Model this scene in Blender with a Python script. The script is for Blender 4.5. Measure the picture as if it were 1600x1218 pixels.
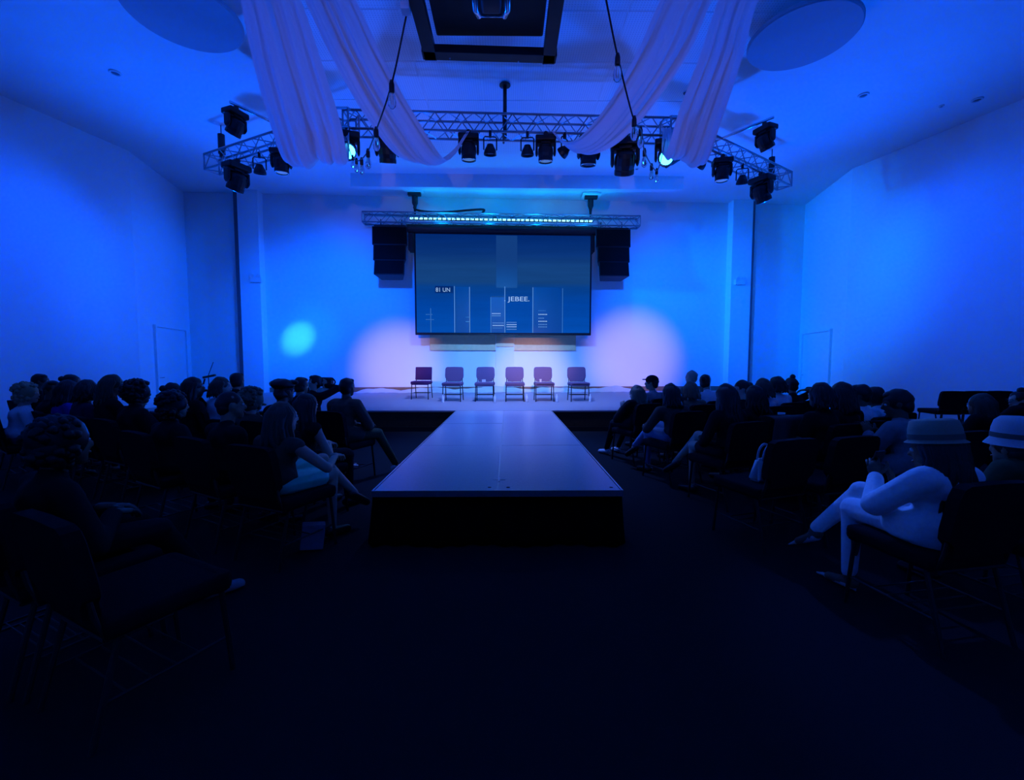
import bpy, bmesh, math, random
from mathutils import Vector, Matrix, Euler
random.seed(7)
S = bpy.context.scene
for o in list(bpy.data.objects):
    bpy.data.objects.remove(o)
C = S.collection
PI = math.pi

# ---------------------------------------------------------------- camera
F, PITCH, YAW, EYE = 690.0, math.atan(45 / 690.0), -math.radians(0.58), 1.5
cd = bpy.data.cameras.new('camera')
cd.sensor_width = 36.0
cd.lens = F / 1600.0 * 36.0
cd.clip_start = 0.05
cam = bpy.data.objects.new('camera', cd)
C.objects.link(cam)
cam.location = (0, 0, EYE)
cam.rotation_euler = (PI / 2 - PITCH, 0, YAW)
S.camera = cam

# ---------------------------------------------------------------- world and exposure
w = bpy.data.worlds.new('hall_dark')
S.world = w
w.use_nodes = True
w.node_tree.nodes['Background'].inputs[0].default_value = (0.02, 0.03, 0.12, 1)
w.node_tree.nodes['Background'].inputs[1].default_value = 0.004
S.view_settings.view_transform = 'Standard'
S.view_settings.look = 'None'
S.view_settings.exposure = 0.0
S.view_settings.gamma = 1.0
S.view_settings.use_curve_mapping = False

# ---------------------------------------------------------------- lights (the hall's stage lighting, plus added fill)
def spot(name, loc, target, col, watts, deg, blend=0.6, size=0.12):
    d = bpy.data.lights.new(name, 'SPOT')
    d.color = col
    d.energy = watts
    d.spot_size = math.radians(deg)
    d.spot_blend = blend
    d.shadow_soft_size = size
    o = bpy.data.objects.new(name, d)
    C.objects.link(o)
    o.location = loc
    o.rotation_euler = (Vector(target) - Vector(loc)).to_track_quat('-Z', 'Y').to_euler()
    return o

BLUE = (0.0, 0.088, 1.0)
DEEP = (0.0, 0.07, 1.0)
SKYB = (0.0, 0.26, 1.0)
CYAN = (0.05, 0.75, 1.0)
WARM = (1.0, 0.60, 0.58)
# blue washes thrown up at the ceiling from the sides of the stage; the rear pair is unseen fill added for the ceiling
spot('uplight_left_stage', (-8.3, 11.2, 0.9), (-2.5, 8.0, 7.0), BLUE, 2200, 120, 1.0, 0.3)
spot('uplight_right_stage', (8.6, 11.6, 0.9), (2.5, 8.0, 7.0), BLUE, 2400, 120, 1.0, 0.3)
spot('fill_left_rear', (-6.0, -2.6, 2.6), (-1.5, 5.5, 7.0), BLUE, 1050, 84, 1.0, 0.3)
spot('fill_right_rear', (6.0, -2.6, 2.6), (1.5, 5.5, 7.0), BLUE, 1050, 84, 1.0, 0.3)
# glow of the LED batten on the ceiling and wall above the screen
for x_ in (-2.2, -0.6, 1.0, 2.6):
    spot('led_glow', (x_, 14.55 + x_ * 0.045, 5.9), (x_, 14.35, 7.0), (0.0, 0.36, 1.0), 130, 150, 1.0, 0.3)
# moving heads thrown on to the side walls
spot('beam_left_wall', (-6.7, 10.5, 5.5), (-10.4, 9.6, 3.7), DEEP, 620, 78, 1.0, 0.1)
spot('beam_right_wall', (6.8, 11.2, 5.5), (10.6, 10.4, 3.8), DEEP, 680, 78, 1.0, 0.1)
# crossed washes on the splayed front walls
spot('wash_front_left', (6.9, 11.2, 5.5), (-10.2, 13.6, 2.8), BLUE, 6500, 25, 0.8, 0.1)
spot('wash_front_right', (-6.8, 10.6, 5.5), (10.3, 14.8, 3.8), (0.0, 0.16, 1.0), 10500, 30, 0.8, 0.1)
# back wall washes from the truss
spot('wash_back_left', (-3.6, 9.4, 5.7), (-5.8, 15.2, 2.8), BLUE, 3300, 66, 0.9, 0.1)
spot('wash_back_right', (3.6, 9.6, 5.7), (6.2, 15.6, 2.8), BLUE, 3500, 66, 0.9, 0.1)
spot('wash_back_mid', (0.0, 9.0, 5.6), (0.0, 15.4, 1.2), SKYB, 2000, 56, 0.9, 0.1)
# stage and catwalk wash from above
spot('wash_stage', (0.0, 8.8, 5.7), (0.0, 12.4, 0.5), (0.19, 0.33, 1.0), 2300, 85, 0.9, 0.1)
spot('wash_catwalk', (0.0, 9.2, 5.7), (-0.1, 7.3, 0.5), (0.08, 0.20, 1.0), 1900, 60, 1.0, 0.1)
# warm front-of-house spots on the stage
spot('warm_left', (-2.6, -1.5, 4.2), (-3.75, 15.1, 1.3), WARM, 4900, 12.5, 1.0, 0.08)
spot('warm_right', (2.8, -1.5, 4.2), (4.4, 15.5, 1.6), WARM, 5300, 13.5, 1.0, 0.08)
spot('warm_mid', (0.3, -1.5, 4.0), (0.8, 15.2, 1.0), WARM, 5600, 11.5, 1.0, 0.08)
# unseen rear fill spots, added to warm the drapes
spot('drape_fill_left', (-0.8, -2.0, 2.6), (-2.3, 7.4, 5.35), (1.0, 0.72, 0.95), 330, 23, 1.0, 0.1)
spot('drape_fill_right', (0.8, -2.0, 2.6), (2.1, 7.4, 5.35), (1.0, 0.72, 0.95), 330, 23, 1.0, 0.1)
# tight cyan spot on the left of the back wall
spot('cyan_dot', (-3.4, 9.0, 5.7), (-7.0, 15.0, 2.3), CYAN, 7500, 9, 1.0, 0.05)
spot('cyan_halo', (-3.4, 9.0, 5.7), (-6.7, 15.0, 2.3), SKYB, 2500, 20, 1.0, 0.05)
# two truss lamps turned on the audience
spot('audience_right', (2.2, 8.7, 5.6), (2.25, 2.7, 0.7), (0.03, 0.13, 1.0), 1150, 17, 1.0, 0.08)
spot('audience_left', (-3.0, 8.7, 5.6), (-1.6, 3.6, 0.6), (0.0, 0.8, 1.0), 420, 13, 1.0, 0.08)


# ---------------------------------------------------------------- helpers
def ray(px, py):
    x, y = (px - 800) / F, (609 - py) / F
    Y = math.cos(PITCH) + math.sin(PITCH) * y
    Z = -math.sin(PITCH) + math.cos(PITCH) * y
    c, s = math.cos(YAW), math.sin(YAW)
    return Vector((c * x - s * Y, s * x + c * Y, Z))

def at(px, py, Y):
    """the point seen at a pixel of the photograph, Y metres into the hall"""
    r = ray(px, py)
    return Vector((0, 0, EYE)) + r * (Y / r.y)

def atz(px, py, z):
    """the point seen at a pixel of the photograph, z metres above the floor"""
    r = ray(px, py)
    return Vector((0, 0, EYE)) + r * ((z - EYE) / r.z)

_m = {}
def mat(name, col, rough=0.6, metal=0.0, var=0.12, scale=30.0, bump=0.0, spec=0.4, sheen=0.0):
    if name in _m:
        return _m[name]
    m = bpy.data.materials.new(name)
    m.use_nodes = True
    nt = m.node_tree
    b = nt.nodes['Principled BSDF']
    b.inputs['Roughness'].default_value = rough
    b.inputs['Metallic'].default_value = metal
    b.inputs['Specular IOR Level'].default_value = spec
    if sheen:
        b.inputs['Sheen Weight'].default_value = sheen
    tc = nt.nodes.new('ShaderNodeTexCoord')
    nz = nt.nodes.new('ShaderNodeTexNoise')
    nz.inputs['Scale'].default_value = scale
    nz.inputs['Detail'].default_value = 4
    nt.links.new(tc.outputs['Object'], nz.inputs['Vector'])
    mx = nt.nodes.new('ShaderNodeMix')
    mx.data_type = 'RGBA'
    mx.inputs['A'].default_value = (*[c * (1 - var) for c in col], 1)
    mx.inputs['B'].default_value = (*[min(1, c * (1 + var)) for c in col], 1)
    nt.links.new(nz.outputs['Fac'], mx.inputs['Factor'])
    nt.links.new(mx.outputs['Result'], b.inputs['Base Color'])
    if bump:
        bp = nt.nodes.new('ShaderNodeBump')
        bp.inputs['Strength'].default_value = bump
        bp.inputs['Distance'].default_value = 0.01
        nt.links.new(nz.outputs['Fac'], bp.inputs['Height'])
        nt.links.new(bp.outputs['Normal'], b.inputs['Normal'])
    _m[name] = m
    return m

def glow(name, col, strength, base=0.3):
    if name in _m:
        return _m[name]
    m = bpy.data.materials.new(name)
    m.use_nodes = True
    b = m.node_tree.nodes['Principled BSDF']
    b.inputs['Base Color'].default_value = (*[c * base for c in col], 1)
    b.inputs['Emission Color'].default_value = (*col, 1)
    b.inputs['Emission Strength'].default_value = strength
    _m[name] = m
    return m

def obj(name, bm, material, parent=None, smooth=False):
    me = bpy.data.meshes.new(name)
    bmesh.ops.recalc_face_normals(bm, faces=bm.faces)
    bm.to_mesh(me)
    bm.free()
    if smooth:
        for p in me.polygons:
            p.use_smooth = True
    if material:
        for m in (material if isinstance(material, (list, tuple)) else [material]):
            me.materials.append(m)
    o = bpy.data.objects.new(name, me)
    C.objects.link(o)
    if parent:
        o.parent = parent
    return o

def inst(src, parent, matrix=None):
    o = src.copy()
    C.objects.link(o)
    o.parent = parent
    if matrix is not None:
        o.matrix_local = matrix
    return o

def tag(o, label, cat, group=None):
    o['label'] = label
    o['category'] = cat
    if group:
        o['group'] = group
    return o

def thing(name, label, cat, loc=(0, 0, 0), rz=0, group=None):
    o = bpy.data.objects.new(name, None)
    o.empty_display_size = 0.1
    C.objects.link(o)
    o.location = loc
    o.rotation_euler = (0, 0, rz)
    return tag(o, label, cat, group)

def dup(root, loc, rz, label, group=None):
    r = root.copy()
    C.objects.link(r)
    r.location = loc
    r.rotation_euler = (0, 0, rz)
    r['label'] = label
    if group:
        r['group'] = group
    for ch in list(root.children):
        c = ch.copy()
        C.objects.link(c)
        c.parent = r
        for g in list(ch.children):
            d = g.copy()
            C.objects.link(d)
            d.parent = c
    return r

def struct(name, bm, m, parent=None, smooth=False):
    o = obj(name, bm, m, parent, smooth)
    o['kind'] = 'structure'
    return o

def NB():
    return bmesh.new()

def box(bm, c, s, rot=None, bev=0.0, mi=0):
    """box of full size s around c"""
    M = Matrix.Translation(Vector(c))
    if rot is not None:
        M = M @ (rot if isinstance(rot, Matrix) else Euler(rot).to_matrix().to_4x4())
    r = bmesh.ops.create_cube(bm, size=1.0, matrix=M @ Matrix.Diagonal((*s, 1)))
    if bev:
        es = {e for v in r['verts'] for e in v.link_edges}
        rr = bmesh.ops.bevel(bm, geom=list(es), offset=bev, segments=2, affect='EDGES', profile=0.6)
        fs = rr['faces']
    if mi:
        for f in {f for v in r['verts'] if v.is_valid for f in v.link_faces}:
            f.material_index = mi
    return r

def frame_for(d):
    d = d.normalized()
    u = d.cross(Vector((0, 0, 1)))
    if u.length < 1e-4:
        u = Vector((1, 0, 0))
    u.normalize()
    return u, d.cross(u).normalized()

def tube(bm, pts, rad, n=8, cap=True, mi=0, flat=1.0):
    """swept tube along pts; rad a number or one per point"""
    pts = [Vector(p) for p in pts]
    if not isinstance(rad, (list, tuple)):
        rad = [rad] * len(pts)
    rings = []
    u = None
    for i, p in enumerate(pts):
        d = pts[min(i + 1, len(pts) - 1)] - pts[max(i - 1, 0)]
        d.normalize()
        if u is None:
            u, v = frame_for(d)
        else:
            u = (u - d * u.dot(d)).normalized()
            v = d.cross(u).normalized()
        rings.append([bm.verts.new(p + (u * math.cos(2 * PI * k / n) + v * math.sin(2 * PI * k / n) * flat) * rad[i]) for k in range(n)])
    for a, b in zip(rings, rings[1:]):
        for k in range(n):
            f = bm.faces.new((a[k], a[(k + 1) % n], b[(k + 1) % n], b[k]))
            f.material_index = mi
    if cap:
        bm.faces.new(rings[0][::-1]).material_index = mi
        bm.faces.new(rings[-1]).material_index = mi

def capsule(bm, a, b, ra, rb, n=10):
    """tapered limb with rounded ends"""
    a, b = Vector(a), Vector(b)
    d = b - a
    if d.length < 1e-5:
        d = Vector((0, 0, 1e-4))
    dn = d.normalized()
    pts, rr = [], []
    for t in (-1, -0.8, -0.45):
        pts.append(a + dn * ra * t)
        rr.append(ra * math.sqrt(max(0.002, 1 - t * t)))
    pts += [a, b]
    rr += [ra, rb]
    for t in (0.45, 0.8, 1):
        pts.append(b + dn * rb * t)
        rr.append(rb * math.sqrt(max(0.002, 1 - t * t)))
    tube(bm, pts, rr, n)

def ball(bm, c, r, rot=None, sub=2, mi=0):
    M = Matrix.Translation(Vector(c))
    if rot is not None:
        M = M @ (rot if isinstance(rot, Matrix) else Euler(rot).to_matrix().to_4x4())
    if not isinstance(r, (tuple, list)):
        r = (r, r, r)
    q = bmesh.ops.create_icosphere(bm, subdivisions=sub, radius=1.0, matrix=M @ Matrix.Diagonal((*r, 1)))
    if mi:
        for f in {f for v in q['verts'] for f in v.link_faces}:
            f.material_index = mi

def lathe(bm, prof, c=(0, 0, 0), n=20, M=None):
    """prof: (radius, height) pairs turned about z"""
    rings = []
    M = M or Matrix.Translation(Vector(c))
    for r, z in prof:
        if r < 1e-6:
            rings.append([bm.verts.new(M @ Vector((0, 0, z)))])
        else:
            rings.append([bm.verts.new(M @ Vector((r * math.cos(2 * PI * k / n), r * math.sin(2 * PI * k / n), z))) for k in range(n)])
    for a, b in zip(rings, rings[1:]):
        for k in range(n):
            k2 = (k + 1) % n
            if len(a) == 1 and len(b) == 1:
                continue
            if len(a) == 1:
                bm.faces.new((a[0], b[k], b[k2]))
            elif len(b) == 1:
                bm.faces.new((a[k], b[0], a[k2]))
            else:
                bm.faces.new((a[k], a[k2], b[k2], b[k]))

def prism(bm, poly, z0, z1):
    lo = [bm.verts.new((x, y, z0)) for x, y in poly]
    hi = [bm.verts.new((x, y, z1)) for x, y in poly]
    n = len(poly)
    for k in range(n):
        bm.faces.new((lo[k], lo[(k + 1) % n], hi[(k + 1) % n], hi[k]))
    bm.faces.new(lo[::-1])
    bm.faces.new(hi)

def spline(P, n):
    P = [Vector(p) for p in P]
    Q = [P[0] * 2 - P[1]] + P + [P[-1] * 2 - P[-2]]
    out = []
    segs = len(P) - 1
    for i in range(n + 1):
        t = i / n * segs
        k = min(int(t), segs - 1)
        t -= k
        a, b, c, d = Q[k:k + 4]
        out.append(0.5 * ((2 * b) + (c - a) * t + (2 * a - 5 * b + 4 * c - d) * t * t + (3 * b - a - 3 * c + d) * t ** 3))
    return out

# ---------------------------------------------------------------- materials
wall_paint = mat('wall_paint', (0.80, 0.80, 0.80), 0.85, var=0.015, scale=3, bump=0.02, spec=0.15)
ceil_paint = mat('ceiling_paint', (0.78, 0.78, 0.78), 0.9, var=0.02, scale=3, bump=0.02, spec=0.1)
carpet = mat('carpet', (0.015, 0.017, 0.020), 0.95, var=0.35, scale=260, bump=0.5, spec=0.05)
stage_carpet = mat('stage_carpet', (0.32, 0.30, 0.36), 0.6, var=0.15, scale=120, bump=0.2, spec=0.2)
fascia_wood = mat('fascia_wood', (0.055, 0.032, 0.020), 0.6, var=0.4, scale=14, spec=0.2)
skirting_wood = mat('skirting_wood', (0.20, 0.11, 0.08), 0.5, var=0.3, scale=12)
grey_trim = mat('grey_trim', (0.10, 0.11, 0.14), 0.6)
black_metal = mat('black_metal', (0.010, 0.010, 0.012), 0.45, var=0.2)
black_plastic = mat('black_plastic', (0.008, 0.008, 0.010), 0.5, var=0.2)
alu = mat('aluminium', (0.36, 0.37, 0.40), 0.35, 0.85, var=0.1)
steel = mat('bright_steel', (0.7, 0.7, 0.72), 0.25, 0.9)
black_velvet = mat('black_velvet', (0.006, 0.006, 0.007), 0.95, var=0.3, bump=0.2, spec=0.02)
deck_mat = mat('deck_panel', (0.30, 0.30, 0.36), 0.30, var=0.25, scale=70, bump=0.08, spec=0.45)
navy_fabric = mat('navy_fabric', (0.007, 0.007, 0.010), 0.92, var=0.35, scale=160, bump=0.25, spec=0.08)
chair_fabric = mat('chair_fabric', (0.15, 0.105, 0.20), 0.9, var=0.2, scale=160, bump=0.2, spec=0.1)
plum_fabric = mat('plum_fabric', (0.10, 0.03, 0.12), 0.9, var=0.2, scale=160, bump=0.2, spec=0.1)
chair_metal = mat('chair_metal', (0.012, 0.012, 0.014), 0.5, 0.0)
white_plastic = mat('white_plastic', (0.72, 0.72, 0.72), 0.4)

# ---------------------------------------------------------------- the room
H = 7.0
def wall_seg(name, a, b, z0, z1, th=0.2, m=None, parent=None):
    """upright slab from a to b; thickness goes to the outside (left of a->b is outside)"""
    a, b = Vector((a[0], a[1])), Vector((b[0], b[1]))
    d = (b - a).normalized()
    nrm = Vector((-d.y, d.x)) * th
    bm = NB()
    prism(bm, [tuple(a), tuple(b), tuple(b + nrm), tuple(a + nrm)], z0, z1)
    return struct(name, bm, m or wall_paint, parent)

LB, RB = Vector((-10.58, 14.92)), Vector((10.51, 15.87))      # ends of the back wall
LK, RK = Vector((-9.93, 12.04)), Vector((9.89, 12.92))        # kinks in the side walls
LF, RF = Vector((-13.6, -3.5)), Vector((14.6, -3.5))          # rear corners of the hall

bm = NB(); prism(bm, [(-14.5, -4), (15.5, -4), (12.5, 16.6), (-12.5, 16.6)], -0.12, 0); struct('floor', bm, carpet)
bm = NB(); prism(bm, [(-14.5, -4), (15.5, -4), (12.5, 16.6), (-12.5, 16.6)], H, H + 0.2); ceiling = struct('ceiling', bm, ceil_paint)
wall_back = wall_seg('wall_back', LB, RB, 0, H)
wall_left = wall_seg('wall_left', LF, LK, 0, H)
wall_left2 = wall_seg('wall_left_front', LK, LB, 0, H)
wall_right = wall_seg('wall_right', RK, RF, 0, H)
wall_right2 = wall_seg('wall_right_front', RB, RK, 0, H)
wall_seg('wall_rear', RF, LF, 0, H)

bd = (RB - LB).normalized()                     # along the back wall
bn = Vector((bd.y, -bd.x))                      # out of the back wall into the hall
WA = math.atan2(bd.y, bd.x)
def onwall(x, out=0.0):
    """point on the back wall line at world x, moved out into the hall"""
    t = (x - LB.x) / bd.x
    return LB + bd * t + bn * out

def wall_box(bm, x0, x1, z0, z1, o0, o1):
    a, b, c, d = onwall(x0, o0), onwall(x1, o0), onwall(x1, o1), onwall(x0, o1)
    prism(bm, [tuple(a), tuple(b), tuple(c), tuple(d)], z0, z1)

def onwall_px(px, py):
    """world point where a pixel meets the back wall plane"""
    r = ray(px, py)
    q = Vector((r.x, r.y))
    t = (LB).dot(bn) / q.dot(bn)
    return Vector((0, 0, EYE)) + r * t

# pilasters beside the stage
for nm, xa, xb, sl in (('wall_left_pilaster', -8.72, -8.08, -1), ('wall_right_pilaster', 7.72, 8.42, 1)):
    bm = NB(); wall_box(bm, xa, xb, 0, H, -0.05, 0.34); p_ = struct(nm, bm, wall_paint)
for nm, xa, xb in (('trim_1', -8.86, -8.72), ('trim_2', 8.42, 8.52)):
    bm = NB(); wall_box(bm, xa, xb, 0, H - 0.02, 0.0, 0.30); struct(nm, bm, grey_trim)

# ceiling: shallow bulkhead over the stage front
bm = NB()
a, b = atz(548, 291, 6.62), atz(1068, 296, 6.62)
prism(bm, [(a.x, a.y), (b.x, b.y), (b.x - 0.3, b.y + 0.22), (a.x + 0.3, a.y + 0.22)], 6.62, H)
struct('ceiling_beam', bm, ceil_paint)

# perforated acoustic ceiling panels
def perforated():
    m = mat('perforated_panel', (0.72, 0.72, 0.72), 0.9, var=0.02, scale=3, spec=0.1)
    nt = m.node_tree
    b = nt.nodes['Principled BSDF']
    tc = nt.nodes.new('ShaderNodeTexCoord')
    mp = nt.nodes.new('ShaderNodeVectorMath'); mp.operation = 'SCALE'; mp.inputs['Scale'].default_value = 22.0
    fr = nt.nodes.new('ShaderNodeVectorMath'); fr.operation = 'FRACTION'
    sb = nt.nodes.new('ShaderNodeVectorMath'); sb.operation = 'SUBTRACT'; sb.inputs[1].default_value = (0.5, 0.5, 0.5)
    ml = nt.nodes.new('ShaderNodeVectorMath'); ml.operation = 'MULTIPLY'; ml.inputs[1].default_value = (1, 1, 0)
    ln = nt.nodes.new('ShaderNodeVectorMath'); ln.operation = 'LENGTH'
    gt = nt.nodes.new('ShaderNodeMath'); gt.operation = 'LESS_THAN'; gt.inputs[1].default_value = 0.24
    mx = nt.nodes.new('ShaderNodeMix'); mx.data_type = 'RGBA'
    mx.inputs['A'].default_value = (0.78, 0.78, 0.78, 1); mx.inputs['B'].default_value = (0.60, 0.60, 0.60, 1)
    L = nt.links.new
    L(tc.outputs['Object'], mp.inputs[0]); L(mp.outputs[0], fr.inputs[0]); L(fr.outputs[0], sb.inputs[0])
    L(sb.outputs[0], ml.inputs[0]); L(ml.outputs[0], ln.inputs[0]); L(ln.outputs['Value'], gt.inputs[0])
    L(gt.outputs[0], mx.inputs['Factor']); L(mx.outputs['Result'], b.inputs['Base Color'])
    return m
pm = perforated()
bm = NB(); box(bm, (0, 0, 0), (1.18, 1.18, 0.012)); tile0 = obj('ceiling_tile', bm, pm, ceiling)
k = 0
for i in range(-3, 4):
    for j in range(0, 7):
        M = Matrix.Translation((0.1 + i * 1.2, 4.3 + j * 1.2, H - 0.004))
        if k == 0:
            tile0.matrix_local = M
        else:
            inst(tile0, ceiling, M)
        k += 1

# doors in the splayed front walls
def door(name, a, b, px0, px1, ytop):
    d = (b - a).normalized()
    n = Vector((d.y, -d.x))
    # where the two jamb pixels meet that wall
    def hit(px):
        r = ray(px, ytop); q = Vector((r.x, r.y))
        t = a.dot(n) / q.dot(n)
        return Vector((0, 0, EYE)) + r * t
    p, q = hit(px0), hit(px1)
    p2, q2 = Vector((p.x, p.y)), Vector((q.x, q.y))
    zt = (p.z + q.z) / 2
    ln = (q2 - p2).length
    e = (q2 - p2).normalized()
    root = bpy.data.objects.new(name, None); C.objects.link(root)
    root['kind'] = 'structure'
    root.location = (p2.x, p2.y, 0); root.rotation_euler = (0, 0, math.atan2(e.y, e.x))
    sgn = 1 if Matrix.Rotation(-math.atan2(e.y, e.x), 2) @ n is None else (1 if (Vector((-e.y, e.x)).dot(n) > 0) else -1)
    bm = NB(); box(bm, (ln / 2, sgn * 0.015, zt / 2 - 0.01), (ln - 0.1, 0.03, zt - 0.08)); lf = struct('door_leaf', bm, wall_paint, root)
    for x in (0.0, ln):
        bm = NB(); box(bm, (x, sgn * 0.035, zt / 2), (0.07, 0.07, zt)); struct('door_jamb', bm, wall_paint, root)
    bm = NB(); box(bm, (ln / 2, sgn * 0.035, zt + 0.02), (ln + 0.07, 0.07, 0.06)); struct('door_head', bm, wall_paint, root)
    bm = NB(); tube(bm, [(0.14, sgn * 0.03, 1.02), (0.14, sgn * 0.08, 1.02), (0.27, sgn * 0.08, 1.02)], 0.011); struct('door_handle', bm, steel, root)
    return root
door('door_1', LK, LB, 240, 288, 513)
door('door_2', RB, RK, 1256, 1300, 519)

# ---------------------------------------------------------------- stage
sx0, sx1 = -8.05, 7.70
ST = 0.45
fy = 9.40
def wy(x):
    return onwall(x).y
bm = NB(); prism(bm, [(sx0, fy), (sx1, fy), (sx1, wy(sx1) - 0.35), (sx0, wy(sx0) - 0.35)], 0, ST - 0.03)
box(bm, (0, 0, -5), (0.01, 0.01, 0.01)) if False else None
stage = thing('stage', 'low carpeted stage platform with dark wooden front below the screen', 'stage')
obj('stage_body', bm, fascia_wood, stage)
bm = NB(); prism(bm, [(sx0, fy - 0.02), (sx1, fy - 0.02), (sx1, wy(sx1) - 0.01), (sx0, wy(sx0) - 0.01)], ST - 0.03, ST); obj('stage_carpet', bm, stage_carpet, stage)
bm = NB(); box(bm, ((sx0 + sx1) / 2, fy - 0.012, 0.05), (sx1 - sx0, 0.02, 0.1)); obj('plinth', bm, black_metal, stage)
bm = NB(); wall_box(bm, -8.05, 7.7, ST, ST + 0.16, 0.0, 0.03); struct('baseboard_back', bm, skirting_wood)

# rumpled white cloth lying along the foot of the back wall
cloth = mat('white_cloth', (0.90, 0.90, 0.90), 0.8, var=0.03, scale=20, bump=0.1)
bm = NB()
xa, xb, n = -5.1, 4.6, 150
rows = []
for i in range(n + 1):
    x = xa + (xb - xa) * i / n
    wv = 0.5 + 0.28 * math.sin(i * 0.19 + 0.6) + 0.16 * math.sin(i * 0.083 + 2) + 0.08 * math.sin(i * 0.47)
    endf = min(1, i / 14, (n - i) / 14)
    hgt = (0.06 + 0.15 * max(0, wv)) * endf ** 0.6 + 0.004
    dep = 0.5
    r = []
    for q in range(9):
        u = q / 8
        hh = hgt * math.sin(PI * min(1, u * 1.15 + 0.02)) ** 0.8 if u * 1.15 + 0.02 < 1 else 0.0
        pt = onwall(x, 0.12 + dep * u + 0.05 * math.sin(i * 0.31) * u)
        r.append(bm.verts.new((pt.x, pt.y, ST + 0.004 + max(0, hh) + 0.008 * math.sin(i * 0.9 + q))))
    rows.append(r)
for a, b in zip(rows, rows[1:]):
    for q in range(8):
        bm.faces.new((a[q], a[q + 1], b[q + 1], b[q]))
bmesh.ops.solidify(bm, geom=bm.faces[:], thickness=0.006)
tag(obj('white_cloth', bm, cloth, smooth=True), 'long rumpled white cloth lying along the foot of the back wall', 'cloth')

# cross behind the screen
cross_paint = mat('cross_paint', (0.74, 0.76, 0.80), 0.7, var=0.03, scale=4)
arm_wood = mat('pale_timber', (0.80, 0.58, 0.30), 0.6, var=0.12, scale=10)
pL, pR = onwall_px(774.5, 560), onwall_px(803, 560)
cr = thing('wall_cross', 'tall pale wall cross standing behind the projection screen', 'cross', (0, 0, 0))
bm = NB(); wall_box(bm, pL.x, pR.x, ST + 0.16, 6.6, 0.0, 0.12); obj('upright', bm, cross_paint, cr)
aL, aR = onwall_px(672, 520), onwall_px(899, 546)
zt, zb = onwall_px(790, 514).z, onwall_px(790, 547).z
bm = NB(); wall_box(bm, aL.x, pL.x, zb, zt, 0.0, 0.07); obj('cross_arm', bm, arm_wood, cr)
bm = NB(); wall_box(bm, pR.x, aR.x, zb, zt, 0.0, 0.07); obj('cross_arm', bm, arm_wood, cr)
bm = NB(); wall_box(bm, pL.x + 0.01, pR.x - 0.01, zb + 0.12, zt, 0.12, 0.15); obj('centre_block', bm, arm_wood, cr)

# ---------------------------------------------------------------- runway
rx0, rx1, ry0, ry1 = -1.09, 0.93, 3.54, 9.36
rw = thing('catwalk', 'long low catwalk of dark deck panels with black skirt', 'catwalk', (0, 0, 0))
pw, pl = (rx1 - rx0) / 2, (ry1 - ry0) / 3
for i in range(2):
    for j in range(3):
        x0, y0 = rx0 + i * pw, ry0 + j * pl
        bm = NB(); box(bm, (x0 + pw / 2, y0 + pl / 2, ST - 0.025), (pw - 0.012, pl - 0.008, 0.05 - 0.002 * ((i + j) % 2)), bev=0.003)
        obj('deck_panel', bm, deck_mat, rw)
for x in (rx0 - 0.006, rx1 + 0.006):
    bm = NB(); box(bm, (x, (ry0 + ry1) / 2, ST - 0.024), (0.014, ry1 - ry0, 0.052)); obj('edge_strip', bm, alu, rw)
bm = NB(); box(bm, ((rx0 + rx1) / 2, (ry0 + ry1) / 2, ST - 0.027), (0.013, ry1 - ry0, 0.05)); obj('seam_strip', bm, alu, rw)
bm = NB(); box(bm, ((rx0 + rx1) / 2, ry0 - 0.006, ST - 0.024), (rx1 - rx0 + 0.026, 0.012, 0.052)); obj('edge_strip', bm, alu, rw)
# pleated skirt round three sides
def skirt(pts, name):
    bm = NB()
    path = []
    for a, b in zip(pts, pts[1:]):
        a, b = Vector(a), Vector(b)
        m = int((b - a).length / 0.025)
        for i in range(m):
            path.append((a + (b - a) * i / m, (b - a).normalized()))
    prev = None
    for i, (p, d) in enumerate(path):
        nn = Vector((d.y, -d.x))
        col = []
        for q in range(6):
            u = q / 5
            z = (ST - 0.055) * (1 - u) + 0.006
            off = 0.012 + u * 0.035 + (0.006 + 0.012 * u) * math.sin(i * 0.9) + 0.02 * u * u * math.sin(i * 0.23)
            v = p + nn * off
            col.append(bm.verts.new((v.x, v.y, z)))
        if prev:
            for q in range(5):
                bm.faces.new((prev[q], col[q], col[q + 1], prev[q + 1]))
        prev = col
    bmesh.ops.solidify(bm, geom=bm.faces[:], thickness=0.004)
    return obj(name, bm, black_velvet, rw, True)
skirt([(rx0, ry1 - 0.02), (rx0, ry0), (rx1, ry0), (rx1, ry1 - 0.02)], 'skirt')
for i in range(2):
    for j in range(4):
        bm = NB()
        for z0 in (0.02,):
            tube(bm, [(rx0 + 0.2 + i * 1.6, ry0 + 0.2 + j * 1.8, 0.0), (rx0 + 0.2 + i * 1.6, ry0 + 0.2 + j * 1.8, ST - 0.05)], 0.024)
        obj('leg', bm, alu, rw)
tape = mat('pale_tape', (0.5, 0.5, 0.52), 0.6)
bm = NB(); c0 = atz(780, 749, ST)
box(bm, (c0.x, c0.y, ST + 0.002), (0.11, 0.016, 0.002)); box(bm, (c0.x, c0.y, ST + 0.002), (0.016, 0.14, 0.0021))
tag(obj('tape_mark', bm, tape), 'small pale tape cross stuck on the catwalk centre seam', 'tape mark')
for px, py in ((765, 761), (794, 761), (955, 761)):
    c0 = atz(px, py, ST); bm = NB(); lathe(bm, [(0, 0.003), (0.014, 0.003), (0.016, 0.0), (0, 0)], (c0.x, c0.y, ST - 0.0005), 12); obj('bolt', bm, black_metal, rw)

# ---------------------------------------------------------------- chairs
def padded(bm, c, s, r, rot=None):
    box(bm, c, s, rot, bev=r)

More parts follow.
